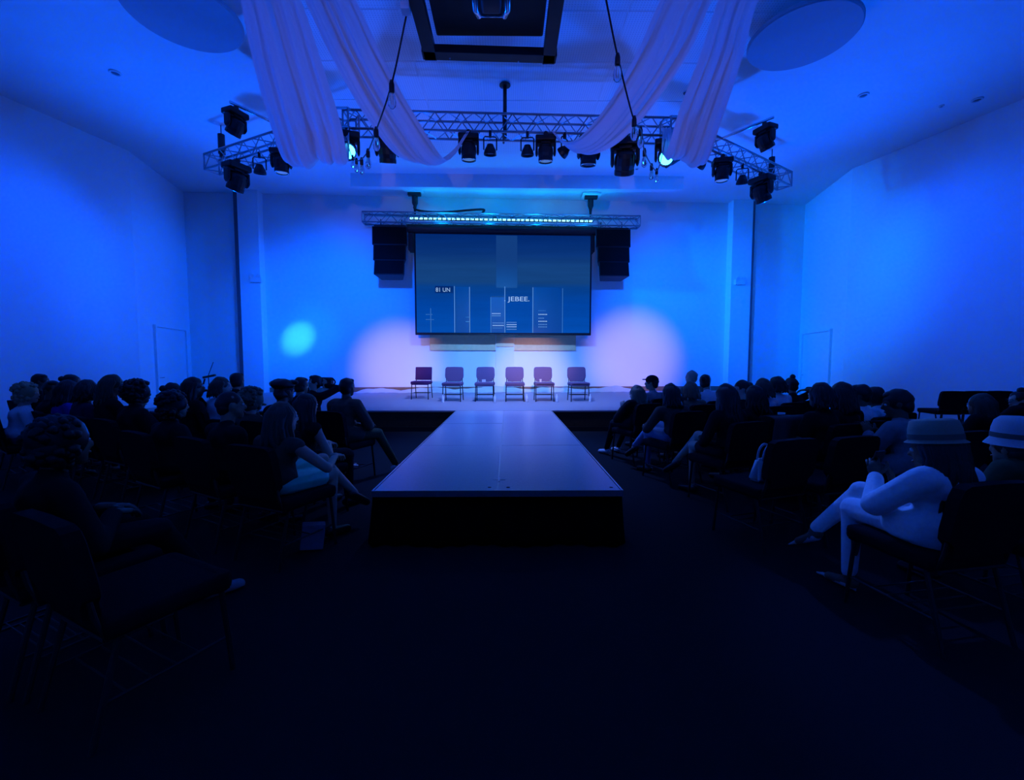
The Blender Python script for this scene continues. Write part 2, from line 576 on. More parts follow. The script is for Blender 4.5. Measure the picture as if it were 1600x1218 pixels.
def make_chair(label, fabric, metal, group=None, square=False, loc=(0, 0, 0), rz=0):
    t = thing('church_chair', label, 'chair', loc, rz, group)
    bm = NB()
    padded(bm, (0, 0.0, 0.455), (0.51, 0.49, 0.085), 0.028)
    box(bm, (0, 0.20, 0.448), (0.49, 0.09, 0.10), bev=0.03)
    obj('seat', bm, fabric, t, True)
    bm = NB()
    if square:
        padded(bm, (0, -0.265, 0.70), (0.47, 0.065, 0.37), 0.02, (math.radians(9), 0, 0))
    else:
        # wide rounded upper back that narrows towards the seat
        outl = []
        for sx in (1, -1):
            pass
        prof = [(0.195, 0.505), (0.20, 0.56), (0.245, 0.60), (0.255, 0.66), (0.25, 0.83), (0.235, 0.875), (0.20, 0.893), (0.0, 0.898)]
        full = [(x, z) for x, z in prof] + [(-x, z) for x, z in prof[-2::-1]]
        a = [bm.verts.new((x * 0.97, -0.228 - (z - 0.5) * 0.16, z)) for x, z in full]
        a2 = [bm.verts.new((x * 0.90, -0.218 - (z - 0.5) * 0.16, 0.70 + (z - 0.70) * 0.93)) for x, z in full]
        b = [bm.verts.new((x * 0.97, -0.285 - (z - 0.5) * 0.16, z)) for x, z in full]
        n = len(full)
        for k in range(n):
            k2 = (k + 1) % n
            bm.faces.new((a[k], a[k2], b[k2], b[k]))
            bm.faces.new((a2[k], a2[k2], a[k2], a[k]))
        bm.faces.new(a2)
        bm.faces.new(b[::-1])
    obj('backrest', bm, fabric, t, square)
    for s in (-1, 1):
        bm = NB(); tube(bm, [(s * 0.225, 0.20, 0.425), (s * 0.235, 0.235, 0.0)], 0.0125, 8); obj('leg', bm, metal, t)
        bm = NB(); tube(bm, [(s * 0.225, -0.19, 0.425), (s * 0.235, -0.30, 0.0)], 0.0125, 8); obj('leg', bm, metal, t)
    bm = NB()
    for s in (-1, 1):
        tube(bm, [(s * 0.225, 0.21, 0.415), (s * 0.225, -0.235, 0.415), (s * 0.215, -0.262, 0.52), (s * 0.21, -0.30, 0.75)], 0.011, 8)
    tube(bm, [(-0.225, -0.235, 0.415), (0.225, -0.235, 0.415)], 0.011, 8)
    tube(bm, [(-0.225, 0.205, 0.415), (0.225, 0.205, 0.415)], 0.011, 8)
    obj('seat_frame', bm, metal, t)
    bm = NB()
    for yy_ in (-0.18, -0.09, 0.0, 0.09):
        tube(bm, [(-0.228, yy_, 0.17), (0.228, yy_, 0.17)], 0.005, 5)
    for s in (-1, 1):
        tube(bm, [(s * 0.228, 0.21, 0.17), (s * 0.228, -0.26, 0.17)], 0.007, 6)
    obj('book_rack', bm, metal, t)
    return t

for i, (px, py) in enumerate(((656, 624), (706, 627.5), (757, 627.5), (804.5, 627.5), (851, 627.5), (906, 627.5))):
    c0 = atz(px, py, ST)
    rz = PI + (793 - px) / 700.0 * -0.25
    lab = ['plum square-backed chair at the left end of the stage row', 'grey-violet padded stage chair second from the left end of the row', 'grey-violet padded stage chair third from left, just left of the wall cross',
           'grey-violet padded stage chair in front of the wall cross upright', 'grey-violet padded stage chair second from the right end of the row', 'grey-violet padded stage chair at the right end of the row'][i]
    if i == 0:
        make_chair(lab, plum_fabric, chair_metal, 'chairs in a row on the stage', True, (c0.x, c0.y + 0.28, ST), rz)
    elif i == 1:
        sc = make_chair(lab, chair_fabric, chair_metal, 'chairs in a row on the stage', False, (c0.x, c0.y + 0.24, ST), rz)
    else:
        dup(sc, (c0.x, c0.y + 0.24, ST), rz, lab)
bottle_m = mat('clear_bottle', (0.75, 0.78, 0.82), 0.2, var=0.02)
cap_m = mat('white_cap', (0.8, 0.8, 0.8), 0.4)
bt = None
for i, (px, py, wh) in enumerate(((692, 629, 'second stage chair'), (773, 629, 'third stage chair'), (823, 628, 'fourth stage chair'), (870, 628, 'fifth stage chair'), (922, 628, 'last stage chair'))):
    c0 = atz(px, py, ST)
    lab = 'small white water bottle standing on the stage beside the ' + wh
    if bt is None:
        bt = thing('water_bottle', lab, 'bottle', c0, 0, 'water bottles beside the stage chairs')
        bm = NB(); lathe(bm, [(0, 0), (0.032, 0), (0.034, 0.02), (0.033, 0.09), (0.034, 0.13), (0.02, 0.17), (0.013, 0.18), (0.013, 0.19), (0, 0.19)], n=14); obj('body', bm, bottle_m, bt, True)
        bm = NB(); lathe(bm, [(0, 0.188), (0.015, 0.188), (0.015, 0.21), (0, 0.21)], n=12); obj('cap', bm, cap_m, bt)
    else:
        dup(bt, c0, 0, lab)
for px, nm, lab in ((757, 'paper', 'white folded paper on the seat of the third stage chair'), (851, 'cup', 'small white cup on the seat of the fifth stage chair')):
    c0 = atz(px, 627.5, ST)
    x, y, z = c0.x - 0.03, c0.y + 0.24, ST + 0.498
    bm = NB()
    if nm == 'paper':
        box(bm, (x, y, z + 0.035), (0.10, 0.03, 0.07), (0, 0, 0.3), bev=0.004)
        tag(obj('folded_paper', bm, white_plastic), lab, 'paper')
    else:
        lathe(bm, [(0, 0), (0.026, 0), (0.034, 0.08), (0.031, 0.08), (0.024, 0.006), (0, 0.006)], (x - 0.06, y, z), 14)
        tag(obj('cup', bm, white_plastic), lab, 'cup')

# ---------------------------------------------------------------- trusses
def truss(name, label, p0, p1, size=0.32, parent_tag='truss', lace=0.5, r=0.024):
    p0, p1 = Vector(p0), Vector(p1)
    d = (p1 - p0); L = d.length
    rz = math.atan2(d.y, d.x)
    t = thing(name, label, 'truss', p0, rz)
    h = size / 2
    for sy in (-1, 1):
        for sz in (-1, 1):
            bm = NB(); tube(bm, [(0, sy * h, sz * h), (L, sy * h, sz * h + d.z * 0)], r, 8); obj('chord', bm, alu, t, True)
    bm = NB()
    n = max(2, int(L / lace))
    for i in range(n):
        x0, x1, xm = L * i / n, L * (i + 1) / n, L * (i + 0.5) / n
        for sy in (-1, 1):
            tube(bm, [(x0, sy * h, -h), (xm, sy * h, h)], 0.011, 5); tube(bm, [(xm, sy * h, h), (x1, sy * h, -h)], 0.011, 5)
        for sz in (-1, 1):
            tube(bm, [(x0, -h, sz * h), (xm, h, sz * h)], 0.011, 5); tube(bm, [(xm, h, sz * h), (x1, -h, sz * h)], 0.011, 5)
    lc = obj('lacing', bm, alu, t); lc['kind'] = 'stuff'
    for x in (0.0, L):
        bm = NB()
        for a, b in (((-h, -h), (h, -h)), ((h, -h), (h, h)), ((h, h), (-h, h)), ((-h, h), (-h, -h))):
            tube(bm, [(x, a[0], a[1]), (x, b[0], b[1])], 0.018, 6)
        obj('end_frame', bm, alu, t)
    return t
TZ = 6.12
A0, A1 = atz(540, 193, TZ), atz(1052, 205, TZ)
B0, C1 = atz(331, 257, TZ), atz(1226, 283, TZ)
truss('lighting_truss', 'straight middle run of the silver lighting truss above the stage front', A0, A1, 0.34)
truss('lighting_truss', 'left wing of the silver lighting truss angled back beside the outer drape', B0, A0 + (B0 - A0).normalized() * 0.3, 0.34)
truss('lighting_truss', 'right wing of the silver lighting truss angled back beside the outer drape', A1 + (C1 - A1).normalized() * 0.3, C1, 0.34)
for P0, lab in ((A0, 'left corner block joining two runs of lighting truss'), (A1, 'right corner block joining two runs of lighting truss')):
    bm = NB()
    for sz in (-1, 1):
        pts = [(math.cos(a) * 0.26, math.sin(a) * 0.26, sz * 0.17) for a in [k * PI / 3 for k in range(7)]]
        tube(bm, pts, 0.022, 6)
    for k in range(6):
        a = k * PI / 3
        tube(bm, [(math.cos(a) * 0.26, math.sin(a) * 0.26, -0.17), (math.cos(a) * 0.26, math.sin(a) * 0.26, 0.17)], 0.02, 6)
    o = obj('truss_corner', bm, alu); o.location = P0; tag(o, lab, 'truss corner')

# drop pipe in the middle and two lifting motors at the wing ends
def hoist(px, pytop, pybot, z, lab, big=True, ztop=H):
    p = atz(px, pybot, z)
    t = thing('chain_hoist', lab, 'hoist', (p.x, p.y, z), 0)
    bm = NB(); tube(bm, [(0, 0, 0.0), (0, 0, 0.08)], 0.05, 12); tube(bm, [(0, 0, 0.08), (0, 0, 0.52)], [0.075, 0.075], 14); obj('motor_body', bm, black_metal, t)
    bm = NB(); tube(bm, [(0, 0, 0.52), (0, 0, ztop - z)], 0.012, 6); obj('chain', bm, black_metal, t)
    bm = NB(); tube(bm, [(-0.06, 0, -0.02), (0, 0, 0.06), (0.06, 0, -0.02)], 0.012, 6); tube(bm, [(0, 0, 0.0), (0, 0, -0.16)], 0.014, 6); obj('hook', bm, steel, t)
    return t
hoist(347, 232, 246, TZ + 0.15, 'small black lifting motor above the left truss wing')
hoist(1205, 262, 278, TZ + 0.15, 'small black lifting motor above the right truss wing')
p = atz(789, 188, TZ + 0.17)
t = thing('drop_pipe', 'black drop pipe holding the middle truss from the ceiling', 'pipe', (p.x, p.y, TZ + 0.17))
bm = NB(); tube(bm, [(0, 0, -0.34), (0, 0, H - TZ - 0.17)], 0.038, 14); obj('pipe', bm, black_metal, t, True)
bm = NB(); lathe(bm, [(0, 0), (0.11, 0), (0.11, 0.02), (0.05, 0.05), (0, 0.05)], (0, 0, H - TZ - 0.17 - 0.05), 18); obj('ceiling_flange', bm, black_metal, t)
for z in (0.0, -0.34):
    bm = NB(); tube(bm, [(-0.03, -0.2, z), (-0.03, 0.2, z)], 0.022, 8); obj('clamp_bar', bm, black_metal, t)

# outrigger pipes with a lamp on each
def outrig(a, b, lab):
    bm = NB(); a, b = Vector(a), Vector(b)
    tube(bm, [(0, 0, 0), b - a], 0.028, 10)
    o = obj('outrigger_pipe', bm, steel, None, True); o.location = a
    tag(o, lab, 'pipe')
OZ = 6.3
outrig(atz(359, 159, OZ), atz(462, 208, OZ), 'thin bright pipe reaching out from the left truss wing')
outrig(atz(1209, 183, OZ), atz(1096, 229, OZ), 'thin bright pipe reaching out from the right truss wing')

# ---------------------------------------------------------------- stage lamps
lens_dark = mat('lens_glass', (0.10, 0.14, 0.2), 0.08, spec=0.8)
lens_blue = glow('lens_lit_blue', (0.25, 0.6, 1.0), 0.22)
lens_cyan = glow('lens_lit_cyan', (0.05, 0.75, 1.0), 9.0)
_mh = {}
def on_truss(px):
    """point under the camera-side bottom chord of the lighting truss, seen in pixel column px"""
    A, B = (A0, A1) if 540 <= px <= 1052 else ((B0, A0) if px < 540 else (A1, C1))
    r = ray(px, 230)
    d = B - A
    # solve A + d*u = s*(r.x, r.y)
    u = (A.y * r.x - A.x * r.y) / (d.x * r.y - d.y * r.x)
    p = A + d * u
    n = Vector((-d.y, d.x, 0)).normalized()
    if n.y > 0:
        n = -n
    p = p + n * 0.17
    return Vector((p.x, p.y, TZ - 0.17 - 0.02))

def moving_head(px, py, z, label, sc=1.0, pan=0.0, tilt=0.0, lens=None, at_=None):
    """yoke lamp hung by a clamp from the bottom chord of the truss (or from at_)"""
    p = at_ or on_truss(px)
    t = thing('moving_head_lamp', label, 'stage lamp', (p.x, p.y, p.z - 0.03 * sc), pan, 'moving head lamps on the truss')
    t.scale = (sc, sc, sc)
    bm = NB(); box(bm, (0, 0, 0.0), (0.07, 0.08, 0.09), bev=0.01); tube(bm, [(0, -0.05, 0.02), (0, 0.05, 0.02)], 0.04, 8); obj('clamp', bm, black_metal, t)
    bm = NB(); box(bm, (0, 0, -0.085), (0.38, 0.27, 0.10), bev=0.025); box(bm, (0, 0, -0.145), (0.17, 0.17, 0.05), bev=0.01); obj('base', bm, black_plastic, t)
    for s in (-1, 1):
        bm = NB(); box(bm, (s * 0.168, 0, -0.24), (0.045, 0.13, 0.19), bev=0.016); ball(bm, (s * 0.168, 0, -0.31), (0.026, 0.075, 0.07)); box(bm, (s * 0.12, 0, -0.165), (0.14, 0.12, 0.03), bev=0.008); obj('yoke_arm', bm, black_plastic, t)
    R = Matrix.Translation((0, 0, -0.30)) @ Matrix.Rotation(tilt, 4, 'X')
    bm = NB()
    prof = [(0, 0.125), (0.08, 0.125), (0.115, 0.105), (0.138, 0.05), (0.142, -0.04), (0.128, -0.10), (0.134, -0.115), (0.134, -0.165), (0.118, -0.17), (0.112, -0.15), (0, -0.15)]
    lathe(bm, prof, n=16, M=R @ Matrix.Diagonal((1, 1.08, 1, 1)))
    for k in range(4):
        a = k * PI / 2 + PI / 4
        box(bm, R @ Vector((math.cos(a) * 0.130, math.sin(a) * 0.138, 0.02)), (0.03, 0.02, 0.13), (R.to_3x3() @ Matrix.Rotation(a, 3, 'Z')).to_4x4())
    h = obj('head', bm, black_plastic, t)
    bm = NB(); lathe(bm, [(0, -0.166), (0.06, -0.163), (0.110, -0.152)], n=16, M=R); obj('lens', bm, lens or lens_dark, h, True)
    bm = NB(); lathe(bm, [(0.112, -0.170), (0.133, -0.173), (0.133, -0.155)], n=16, M=R); obj('lens_ring', bm, steel, h, True)
    return t

def par(px, py, z, label, sc=1.0, pan=0.0, tilt=0.0, lens=None):
    p = on_truss(px)
    t = thing('par_lamp', label, 'stage lamp', (p.x, p.y, p.z - 0.06 * sc), pan, 'small par lamps on the truss')
    t.scale = (sc, sc, sc)
    bm = NB(); box(bm, (0, 0, 0.03), (0.05, 0.06, 0.12), bev=0.008); obj('clamp', bm, black_metal, t)
    bm = NB()
    pts = [(-0.125, 0, -0.27), (-0.125, 0, -0.05), (-0.10, 0, -0.02), (0.10, 0, -0.02), (0.125, 0, -0.05), (0.125, 0, -0.27)]
    tube(bm, pts, 0.013, 6); obj('yoke', bm, black_metal, t)
    R = Matrix.Translation((0, 0, -0.27)) @ Matrix.Rotation(tilt, 4, 'X')
    bm = NB(); lathe(bm, [(0, 0.10), (0.06, 0.10), (0.075, 0.06), (0.11, 0.0), (0.125, -0.06), (0.125, -0.09), (0.105, -0.09), (0.10, -0.05), (0, -0.05)], n=16, M=R)
    c = obj('can', bm, black_metal, t)
    bm = NB(); lathe(bm, [(0, -0.066), (0.06, -0.064), (0.10, -0.055)], n=16, M=R); obj('lens', bm, lens or lens_dark, c, True)
    return t

HZ = 5.62
o1, o2 = atz(359, 159, OZ), atz(462, 208, OZ)
moving_head(0, 0, 0, 'moving head lamp hanging from the left outrigger pipe', 1.0, 1.2, 0.6, lens_blue, o1 + (o2 - o1) * 0.07 - Vector((0, 0, 0.06)))
o1, o2 = atz(1209, 183, OZ), atz(1096, 229, OZ)
moving_head(0, 0, 0, 'moving head lamp hanging from the right outrigger pipe', 1.0, -1.2, 0.6, lens_blue, o1 + (o2 - o1) * 0.10 - Vector((0, 0, 0.06)))
moving_head(380, 287, 5.45, 'large moving head lamp under the outer end of the left truss wing', 1.3, 1.1, 0.5)
moving_head(1181, 305, 5.45, 'large moving head lamp under the outer end of the right truss wing', 1.3, -1.1, 0.5)
par(416, 265, 5.62, 'small par lamp under the left truss wing', 1.0, 0.3, 0.2)
moving_head(450, 263, 5.60, 'upright moving head lamp near the inner end of the left wing', 1.05, 0.2, 0.05, lens_blue)
moving_head(530, 250, 5.62, 'moving head lamp mostly covered by the left outer drape', 1.0, 1.2, 1.2)
moving_head(608, 247, 5.60, 'moving head lamp peeping below the left inner drape', 1.2, 0.1, 0.4)
moving_head(733, 235, 5.55, 'moving head lamp at the left end of the middle truss gap', 1.05, 0.05, 0.12, lens_blue)
par(766, 228, 5.55, 'small par lamp left of the drop pipe', 1.0, 0.1, 0.15)
par(823, 230, 5.55, 'small par lamp right of the drop pipe', 1.0, -0.1, 0.15)
moving_head(851, 238, 5.55, 'moving head lamp at the right end of the middle truss gap', 1.05, -0.05, 0.12, lens_blue)
par(880, 236, 5.60, 'small tilted par lamp left of the right inner drape', 0.95, 0.9, 1.1)
moving_head(917, 250, 5.50, 'moving head lamp half hidden under the right inner drape', 1.15, 0.1, 0.15)
moving_head(973, 246, 5.52, 'largest moving head lamp just right of the inner drape', 1.45, -0.15, 0.6)
moving_head(1045, 264, 5.60, 'moving head lamp swung sideways below the right outer drape', 1.1, 0.9, 1.25, lens_blue)
par(1086, 264, 5.62, 'small par lamp peeping right of the outer drape', 0.95, 0.5, 1.0)
moving_head(1118, 278, 5.58, 'upright moving head lamp at the inner end of the right wing', 1.05, -0.2, 0.05, lens_blue)
par(1150, 285, 5.62, 'small par lamp under the middle of the right truss wing', 1.0, -0.3, 0.25)
moving_head(548, 222, 5.95, 'lamp with glowing cyan lens between the two left drapes', 1.15, 0.35, -1.0, lens_cyan)
moving_head(1036, 228, 5.95, 'lamp with glowing cyan lens between the two right drapes', 1.15, -0.3, -1.0, lens_cyan)

# ---------------------------------------------------------------- flown screen, truss, speakers
SY = 14.62
s0, s1 = at(568, 342, SY), at(998, 346, SY + 0.35)
zt_ = (s0.z + s1.z) / 2
s0.z = s1.z = zt_
truss('screen_truss', 'slim ladder truss carrying the screen and the speakers', s0, s1, 0.32, lace=0.55, r=0.022)
e = (s1 - s0).normalized()
SRZ = math.atan2(e.y, e.x)
def along(px, py, off=0.0):
    """point at a pixel, on the upright plane of the flown truss (moved back by off)"""
    n = Vector((e.y, -e.x))
    r = ray(px, py); q = Vector((r.x, r.y))
    t = ((Vector((s0.x, s0.y)) - n * off).dot(n)) / q.dot(n)
    return Vector((0, 0, EYE)) + r * t
# LED batten lying on the truss
a, b = along(640, 338), along(926, 343)
L = (b - a).length
led = thing('led_batten', 'row of bright cyan LED cells along the screen truss', 'light bar', (a.x, a.y, zt_), SRZ)
bm = NB(); box(bm, (L / 2, 0, 0.0), (L, 0.10, 0.07)); obj('housing', bm, black_metal, led)
cellm = glow('led_cell', (0.30, 0.82, 1.0), 2.2)
nc = 40
bm = NB(); box(bm, (0, 0, 0), (L / nc * 0.72, 0.016, 0.055)); cell = obj('led_cell', bm, cellm, led); cell.location = (L / nc * 0.5, -0.055, 0)
for i in range(1, nc):
    inst(cell, led).location = (L / nc * (i + 0.5), -0.055, 0.0)

for px, py, ln, lab in ((648, 297, 1, 'black chain hoist under the left ceiling plate'), (923, 302, 1, 'black chain hoist under the right ceiling plate')):
    p = along(px, py)
    zc = 6.60
    t = thing('chain_hoist', lab, 'hoist', (p.x, p.y, 0), 0)
    zb_ = zt_ + 0.16
    bm = NB(); tube(bm, [(0, 0, zb_), (0, 0, zb_ + 0.3)], [0.03, 0.06], 8); tube(bm, [(0, 0, zb_ + 0.26), (0, 0, zb_ + 0.34), (0, 0, zb_ + 0.70), (0, 0, zb_ + 0.8)], [0.06, 0.095, 0.10, 0.06], 12); obj('motor_body', bm, black_metal, t)
    bm = NB(); tube(bm, [(0.0, 0, zb_ + 0.8), (0, 0, 7.0)], 0.03, 8); obj('chain', bm, black_metal, t)
    bm = NB(); box(bm, (0, -0.02, 6.93), (0.60, 0.5, 0.05), bev=0.01); obj('ceiling_plate', bm, white_plastic, t)
    bm = NB(); box(bm, (0, -0.05, 6.86), (0.42, 0.16, 0.09), bev=0.01); obj('beam_clamp', bm, black_metal, t)
# loose cable sagging to the truss
a, b, c_ = along(651, 330), along(690, 333), along(752, 330)
bm = NB(); tube(bm, spline([a + Vector((0, -0.1, 0.25)), a + Vector((0, -0.1, 0.02)), b + Vector((0, -0.1, 0.0)), c_ + Vector((0, -0.1, 0.03)), c_ + Vector((0.05, -0.1, -0.08))], 24), 0.035, 8)
tag(obj('cable_bundle', bm, black_plastic, None, True), 'thick black cable sagging onto the screen truss', 'cable')

# screen
tl, br = along(648, 363), along(922, 521)
tl2 = along(648, 521)
SWd = (Vector((br.x, br.y)) - Vector((tl.x, tl.y))).length
zT, zB = tl.z, (br.z + tl2.z) / 2
scr = thing('projection_screen', 'large drop-down projection screen showing a dim blue desktop', 'screen', (tl.x, tl.y, zB), SRZ)
HS = zT - zB
def screen_mat():
    m = bpy.data.materials.new('screen_picture'); m.use_nodes = True
    nt = m.node_tree; b = nt.nodes['Principled BSDF']; Lk = nt.links.new
    b.inputs['Base Color'].default_value = (0.008, 0.008, 0.008, 1); b.inputs['Roughness'].default_value = 0.9
    b.inputs['Specular IOR Level'].default_value = 0.0
    tc = nt.nodes.new('ShaderNodeTexCoord'); sp = nt.nodes.new('ShaderNodeSeparateXYZ'); Lk(tc.outputs['Object'], sp.inputs[0])
    mr = nt.nodes.new('ShaderNodeMapRange'); mr.inputs['From Max'].default_value = HS; Lk(sp.outputs['Z'], mr.inputs['Value'])
    cr_ = nt.nodes.new('ShaderNodeValToRGB'); el = cr_.color_ramp.elements
    el[0].position = 0.0; el[0].color = (0.0, 0.078, 0.47, 1)
    el[1].position = 1.0; el[1].color = (0.0, 0.022, 0.17, 1)
    for ps, cl in ((0.30, (0.0, 0.060, 0.39, 1)), (0.47, (0.002, 0.052, 0.27, 1)), (0.52, (0.007, 0.058, 0.225, 1)), (0.68, (0.007, 0.056, 0.22, 1)), (0.80, (0.003, 0.036, 0.20, 1))):
        x = el.new(ps); x.color = cl
    Lk(mr.outputs[0], cr_.inputs[0])
    # soft horizontal streaks of the picture
    mp = nt.nodes.new('ShaderNodeMapping'); mp.inputs['Scale'].default_value = (0.25, 1, 3.5); Lk(tc.outputs['Object'], mp.inputs[0])
    nz = nt.nodes.new('ShaderNodeTexNoise'); nz.inputs['Scale'].default_value = 1.6; nz.inputs['Detail'].default_value = 3; Lk(mp.outputs[0], nz.inputs['Vector'])
    m2 = nt.nodes.new('ShaderNodeMapRange'); m2.inputs['To Min'].default_value = 0.80; m2.inputs['To Max'].default_value = 1.2; Lk(nz.outputs['Fac'], m2.inputs['Value'])
    mm = nt.nodes.new('ShaderNodeMix'); mm.data_type = 'RGBA'; mm.blend_type = 'MULTIPLY'; mm.inputs['Factor'].default_value = 1
    Lk(cr_.outputs[0], mm.inputs['A']); Lk(m2.outputs[0], mm.inputs['B'])
    Lk(mm.outputs['Result'], b.inputs['Emission Color']); b.inputs['Emission Strength'].default_value = 0.9
    return m
bm = NB(); box(bm, (SWd / 2, 0, HS / 2), (SWd, 0.012, HS)); pic = obj('picture', bm, screen_mat(), scr)
bl = mat('screen_border', (0.004, 0.004, 0.01), 0.8)
for c_, s_ in (((0, -0.004, HS / 2), (0.05, 0.014, HS)), ((SWd, -0.004, HS / 2), (0.05, 0.014, HS)), ((SWd / 2, -0.004, 0.0), (SWd + 0.05, 0.016, 0.055)), ((SWd / 2, -0.004, HS), (SWd + 0.05, 0.016, 0.08))):
    bm = NB(); box(bm, c_, s_); obj('border', bm, bl, scr)
bm = NB(); tube(bm, [(-0.22, 0, HS + 0.13), (SWd + 0.18, 0, HS + 0.13)], 0.125, 12); box(bm, (SWd / 2 - 0.02, 0.04, HS + 0.13), (SWd + 0.42, 0.2, 0.24), bev=0.02); obj('casing', bm, black_metal, scr)
bm = NB(); box(bm, (SWd / 2 - 0.02, -0.1, HS + 0.31), (SWd + 0.36, 0.03, 0.085)); obj('mounting_rail', bm, white_plastic, scr)
for x in (-0.3, SWd + 0.24):
    bm = NB(); box(bm, (x, -0.02, HS + 0.22), (0.06, 0.06, 0.42), bev=0.008); obj('hanger', bm, alu, scr)
bm = NB(); tube(bm, [(-0.02, 0, -0.035), (SWd + 0.02, 0, -0.035)], 0.018, 8); obj('bottom_bar', bm, black_metal, scr)
def sx(px):
    return (px - 648) / (922 - 648) * SWd
def sz(py):
    return (521 - py) / (521 - 363) * HS
line_m = glow('screen_line', (0.16, 0.38, 0.85), 0.62, 0.0)
faint_m = glow('screen_faint', (0.05, 0.20, 0.60), 0.7, 0.0)
word_m = glow('screen_word', (0.45, 0.68, 1.0), 0.75, 0.0)
dark_m = glow('screen_dark', (0.0, 0.022, 0.17), 0.8, 0.0)
panel_m = glow('screen_panel', (0.0, 0.050, 0.33), 0.85, 0.0)
teal_m = glow('screen_teal', (0.006, 0.046, 0.20), 0.9, 0.0)
def srect(name, x0, y0, x1, y1, m, d=-0.009):
    bm = NB(); box(bm, ((sx(x0) + sx(x1)) / 2, d, (sz(y0) + sz(y1)) / 2), (abs(sx(x1) - sx(x0)), 0.003, abs(sz(y1) - sz(y0)))); return obj(name, bm, m, scr)
srect('picture_band', 773, 366, 806, 448, teal_m, -0.0075)
srect('window_panel', 765, 462, 786, 519, panel_m); srect('window_panel', 831, 447, 876, 519, panel_m); srect('window_panel', 709, 447, 731, 519, panel_m)
srect('window_panel', 678, 446, 706, 457, dark_m)
for px, y0 in ((671, 481), (708, 446), (731.5, 447), (764.5, 463), (786.5, 446), (830.5, 447), (877.5, 448)):
    srect('screen_line', px - 0.5, y0, px + 0.5, 519.5, line_m if px in (708, 731.5, 786.5, 830.5) else faint_m, -0.011)
srect('screen_line', 766, 461, 786, 463, dark_m, -0.011)
def stext(txt, px, py, size, m, ratio=1.0):
    cu = bpy.data.curves.new('letters', 'FONT'); cu.body = txt; cu.size = size; cu.extrude = 0.001
    tmp = bpy.data.objects.new('tmp', cu); C.objects.link(tmp)
    bpy.context.view_layer.update()
    me = bpy.data.meshes.new_from_object(tmp.evaluated_get(bpy.context.evaluated_depsgraph_get()))
    bpy.data.objects.remove(tmp)
    me.materials.clear(); me.materials.append(m)
    o = bpy.data.objects.new('lettering', me); C.objects.link(o); o.parent = scr
    o.location = (sx(px), -0.013, sz(py)); o.rotation_euler = (PI / 2, 0, 0); o.scale = (ratio, 1, 1)
    return o
stext('81 UN', 679, 455, 0.19, word_m, 0.92)
stext('. JEBEE.', 785, 469, 0.21, word_m, 1.35)
for px, py, n, w_, m in ((766, 489, 7, 2, word_m), (766, 492.5, 7, 2, line_m), (767, 504, 9, 2, line_m), (767, 508, 9, 2, word_m), (767, 512, 8, 2, faint_m), (789, 503, 8, 2, line_m), (789, 506.5, 8, 2, word_m), (789, 510, 8, 2, word_m), (789, 514, 8, 2, line_m),
                         (839, 484, 5, 2.4, faint_m), (839, 490, 6, 2.4, word_m), (839, 496, 4, 2.4, line_m), (839, 501, 6, 2.4, word_m), (839, 506, 6, 2.4, line_m), (839, 510, 6, 2.4, line_m), (663, 491, 5, 2.2, faint_m), (663, 499, 6, 2.2, faint_m), (725, 495, 3, 2, faint_m), (725, 502, 3, 2, line_m)):
    bm = NB()
    for i in range(n):
        box(bm, (sx(px + i * w_ + w_ / 2), -0.012, sz(py)), (sx(648 + w_ * 0.62), 0.002, sz(521 - 1.5)))
    q = obj('text_row', bm, m, scr)

# line-array speakers
def line_array(x0, x1, ytop, lab, inner):
    cabs = []
    p0, p1 = along(x0, ytop, 0.1), along(x1, ytop, 0.1)
    W = (p1 - p0).length
    t = thing('line_array_speaker', lab, 'speaker', ((p0.x + p1.x) / 2, (p0.y + p1.y) / 2, p0.z), SRZ)
    z = 0.0
    y = 0.0
    for k, (h, ang, wd) in enumerate(((0.60, 3, 1.0), (0.52, 8, 0.93), (0.50, 15, 0.86))):
        a = math.radians(ang)
        M = Matrix.Translation((0, y, z)) @ Matrix.Rotation(-a, 4, 'X')
        # tapered cabinet: wide face to the hall, narrower at the back
        bm = NB()
        w0, w1 = W * 0.5 * wd, W * 0.5 * wd * 0.72
        vs = [bm.verts.new(M @ Vector(v)) for v in ((-w0, -0.25, 0), (w0, -0.25, 0), (w1, 0.25, -0.03), (-w1, 0.25, -0.03), (-w0, -0.25, -h), (w0, -0.25, -h), (w1, 0.25, -h + 0.04), (-w1, 0.25, -h + 0.04))]
        for f in ((0, 1, 2, 3), (4, 7, 6, 5), (0, 4, 5, 1), (1, 5, 6, 2), (2, 6, 7, 3), (3, 7, 4, 0)):
            bm.faces.new([vs[i] for i in f])
        bmesh.ops.bevel(bm, geom=bm.edges[:], offset=0.015, segments=1, affect='EDGES')
        cb = obj('cabinet', bm, black_plastic, t)
        bm = NB(); box(bm, M @ Vector((0, -0.262, -h / 2)), (w0 * 1.88, 0.02, h * 0.9), M.to_3x3().to_4x4(), bev=0.006); obj('grille', bm, black_velvet, cb)
        q = M @ Vector((0, 0, -h - 0.012)); y, z = q.y, q.z
    bm = NB(); box(bm, (0, 0, 0.04), (W * 0.9, 0.42, 0.05), bev=0.01)
    for s in (-1, 1):
        tube(bm, [(s * W * 0.3, 0, 0.05), (s * W * 0.3, 0, 0.30)], 0.015, 6)
    obj('rigging_frame', bm, black_metal, t)
    # smaller side-fill box on the inner side
    bm = NB(); box(bm, (inner * (W * 0.5 + 0.06), 0.12, -0.36), (0.16, 0.4, 0.66), bev=0.02); obj('side_cabinet', bm, black_plastic, t)
line_array(584, 639, 357, 'black line-array speaker stack hanging left of the screen', 1)
line_array(928, 982, 361, 'black line-array speaker stack hanging right of the screen', -1)

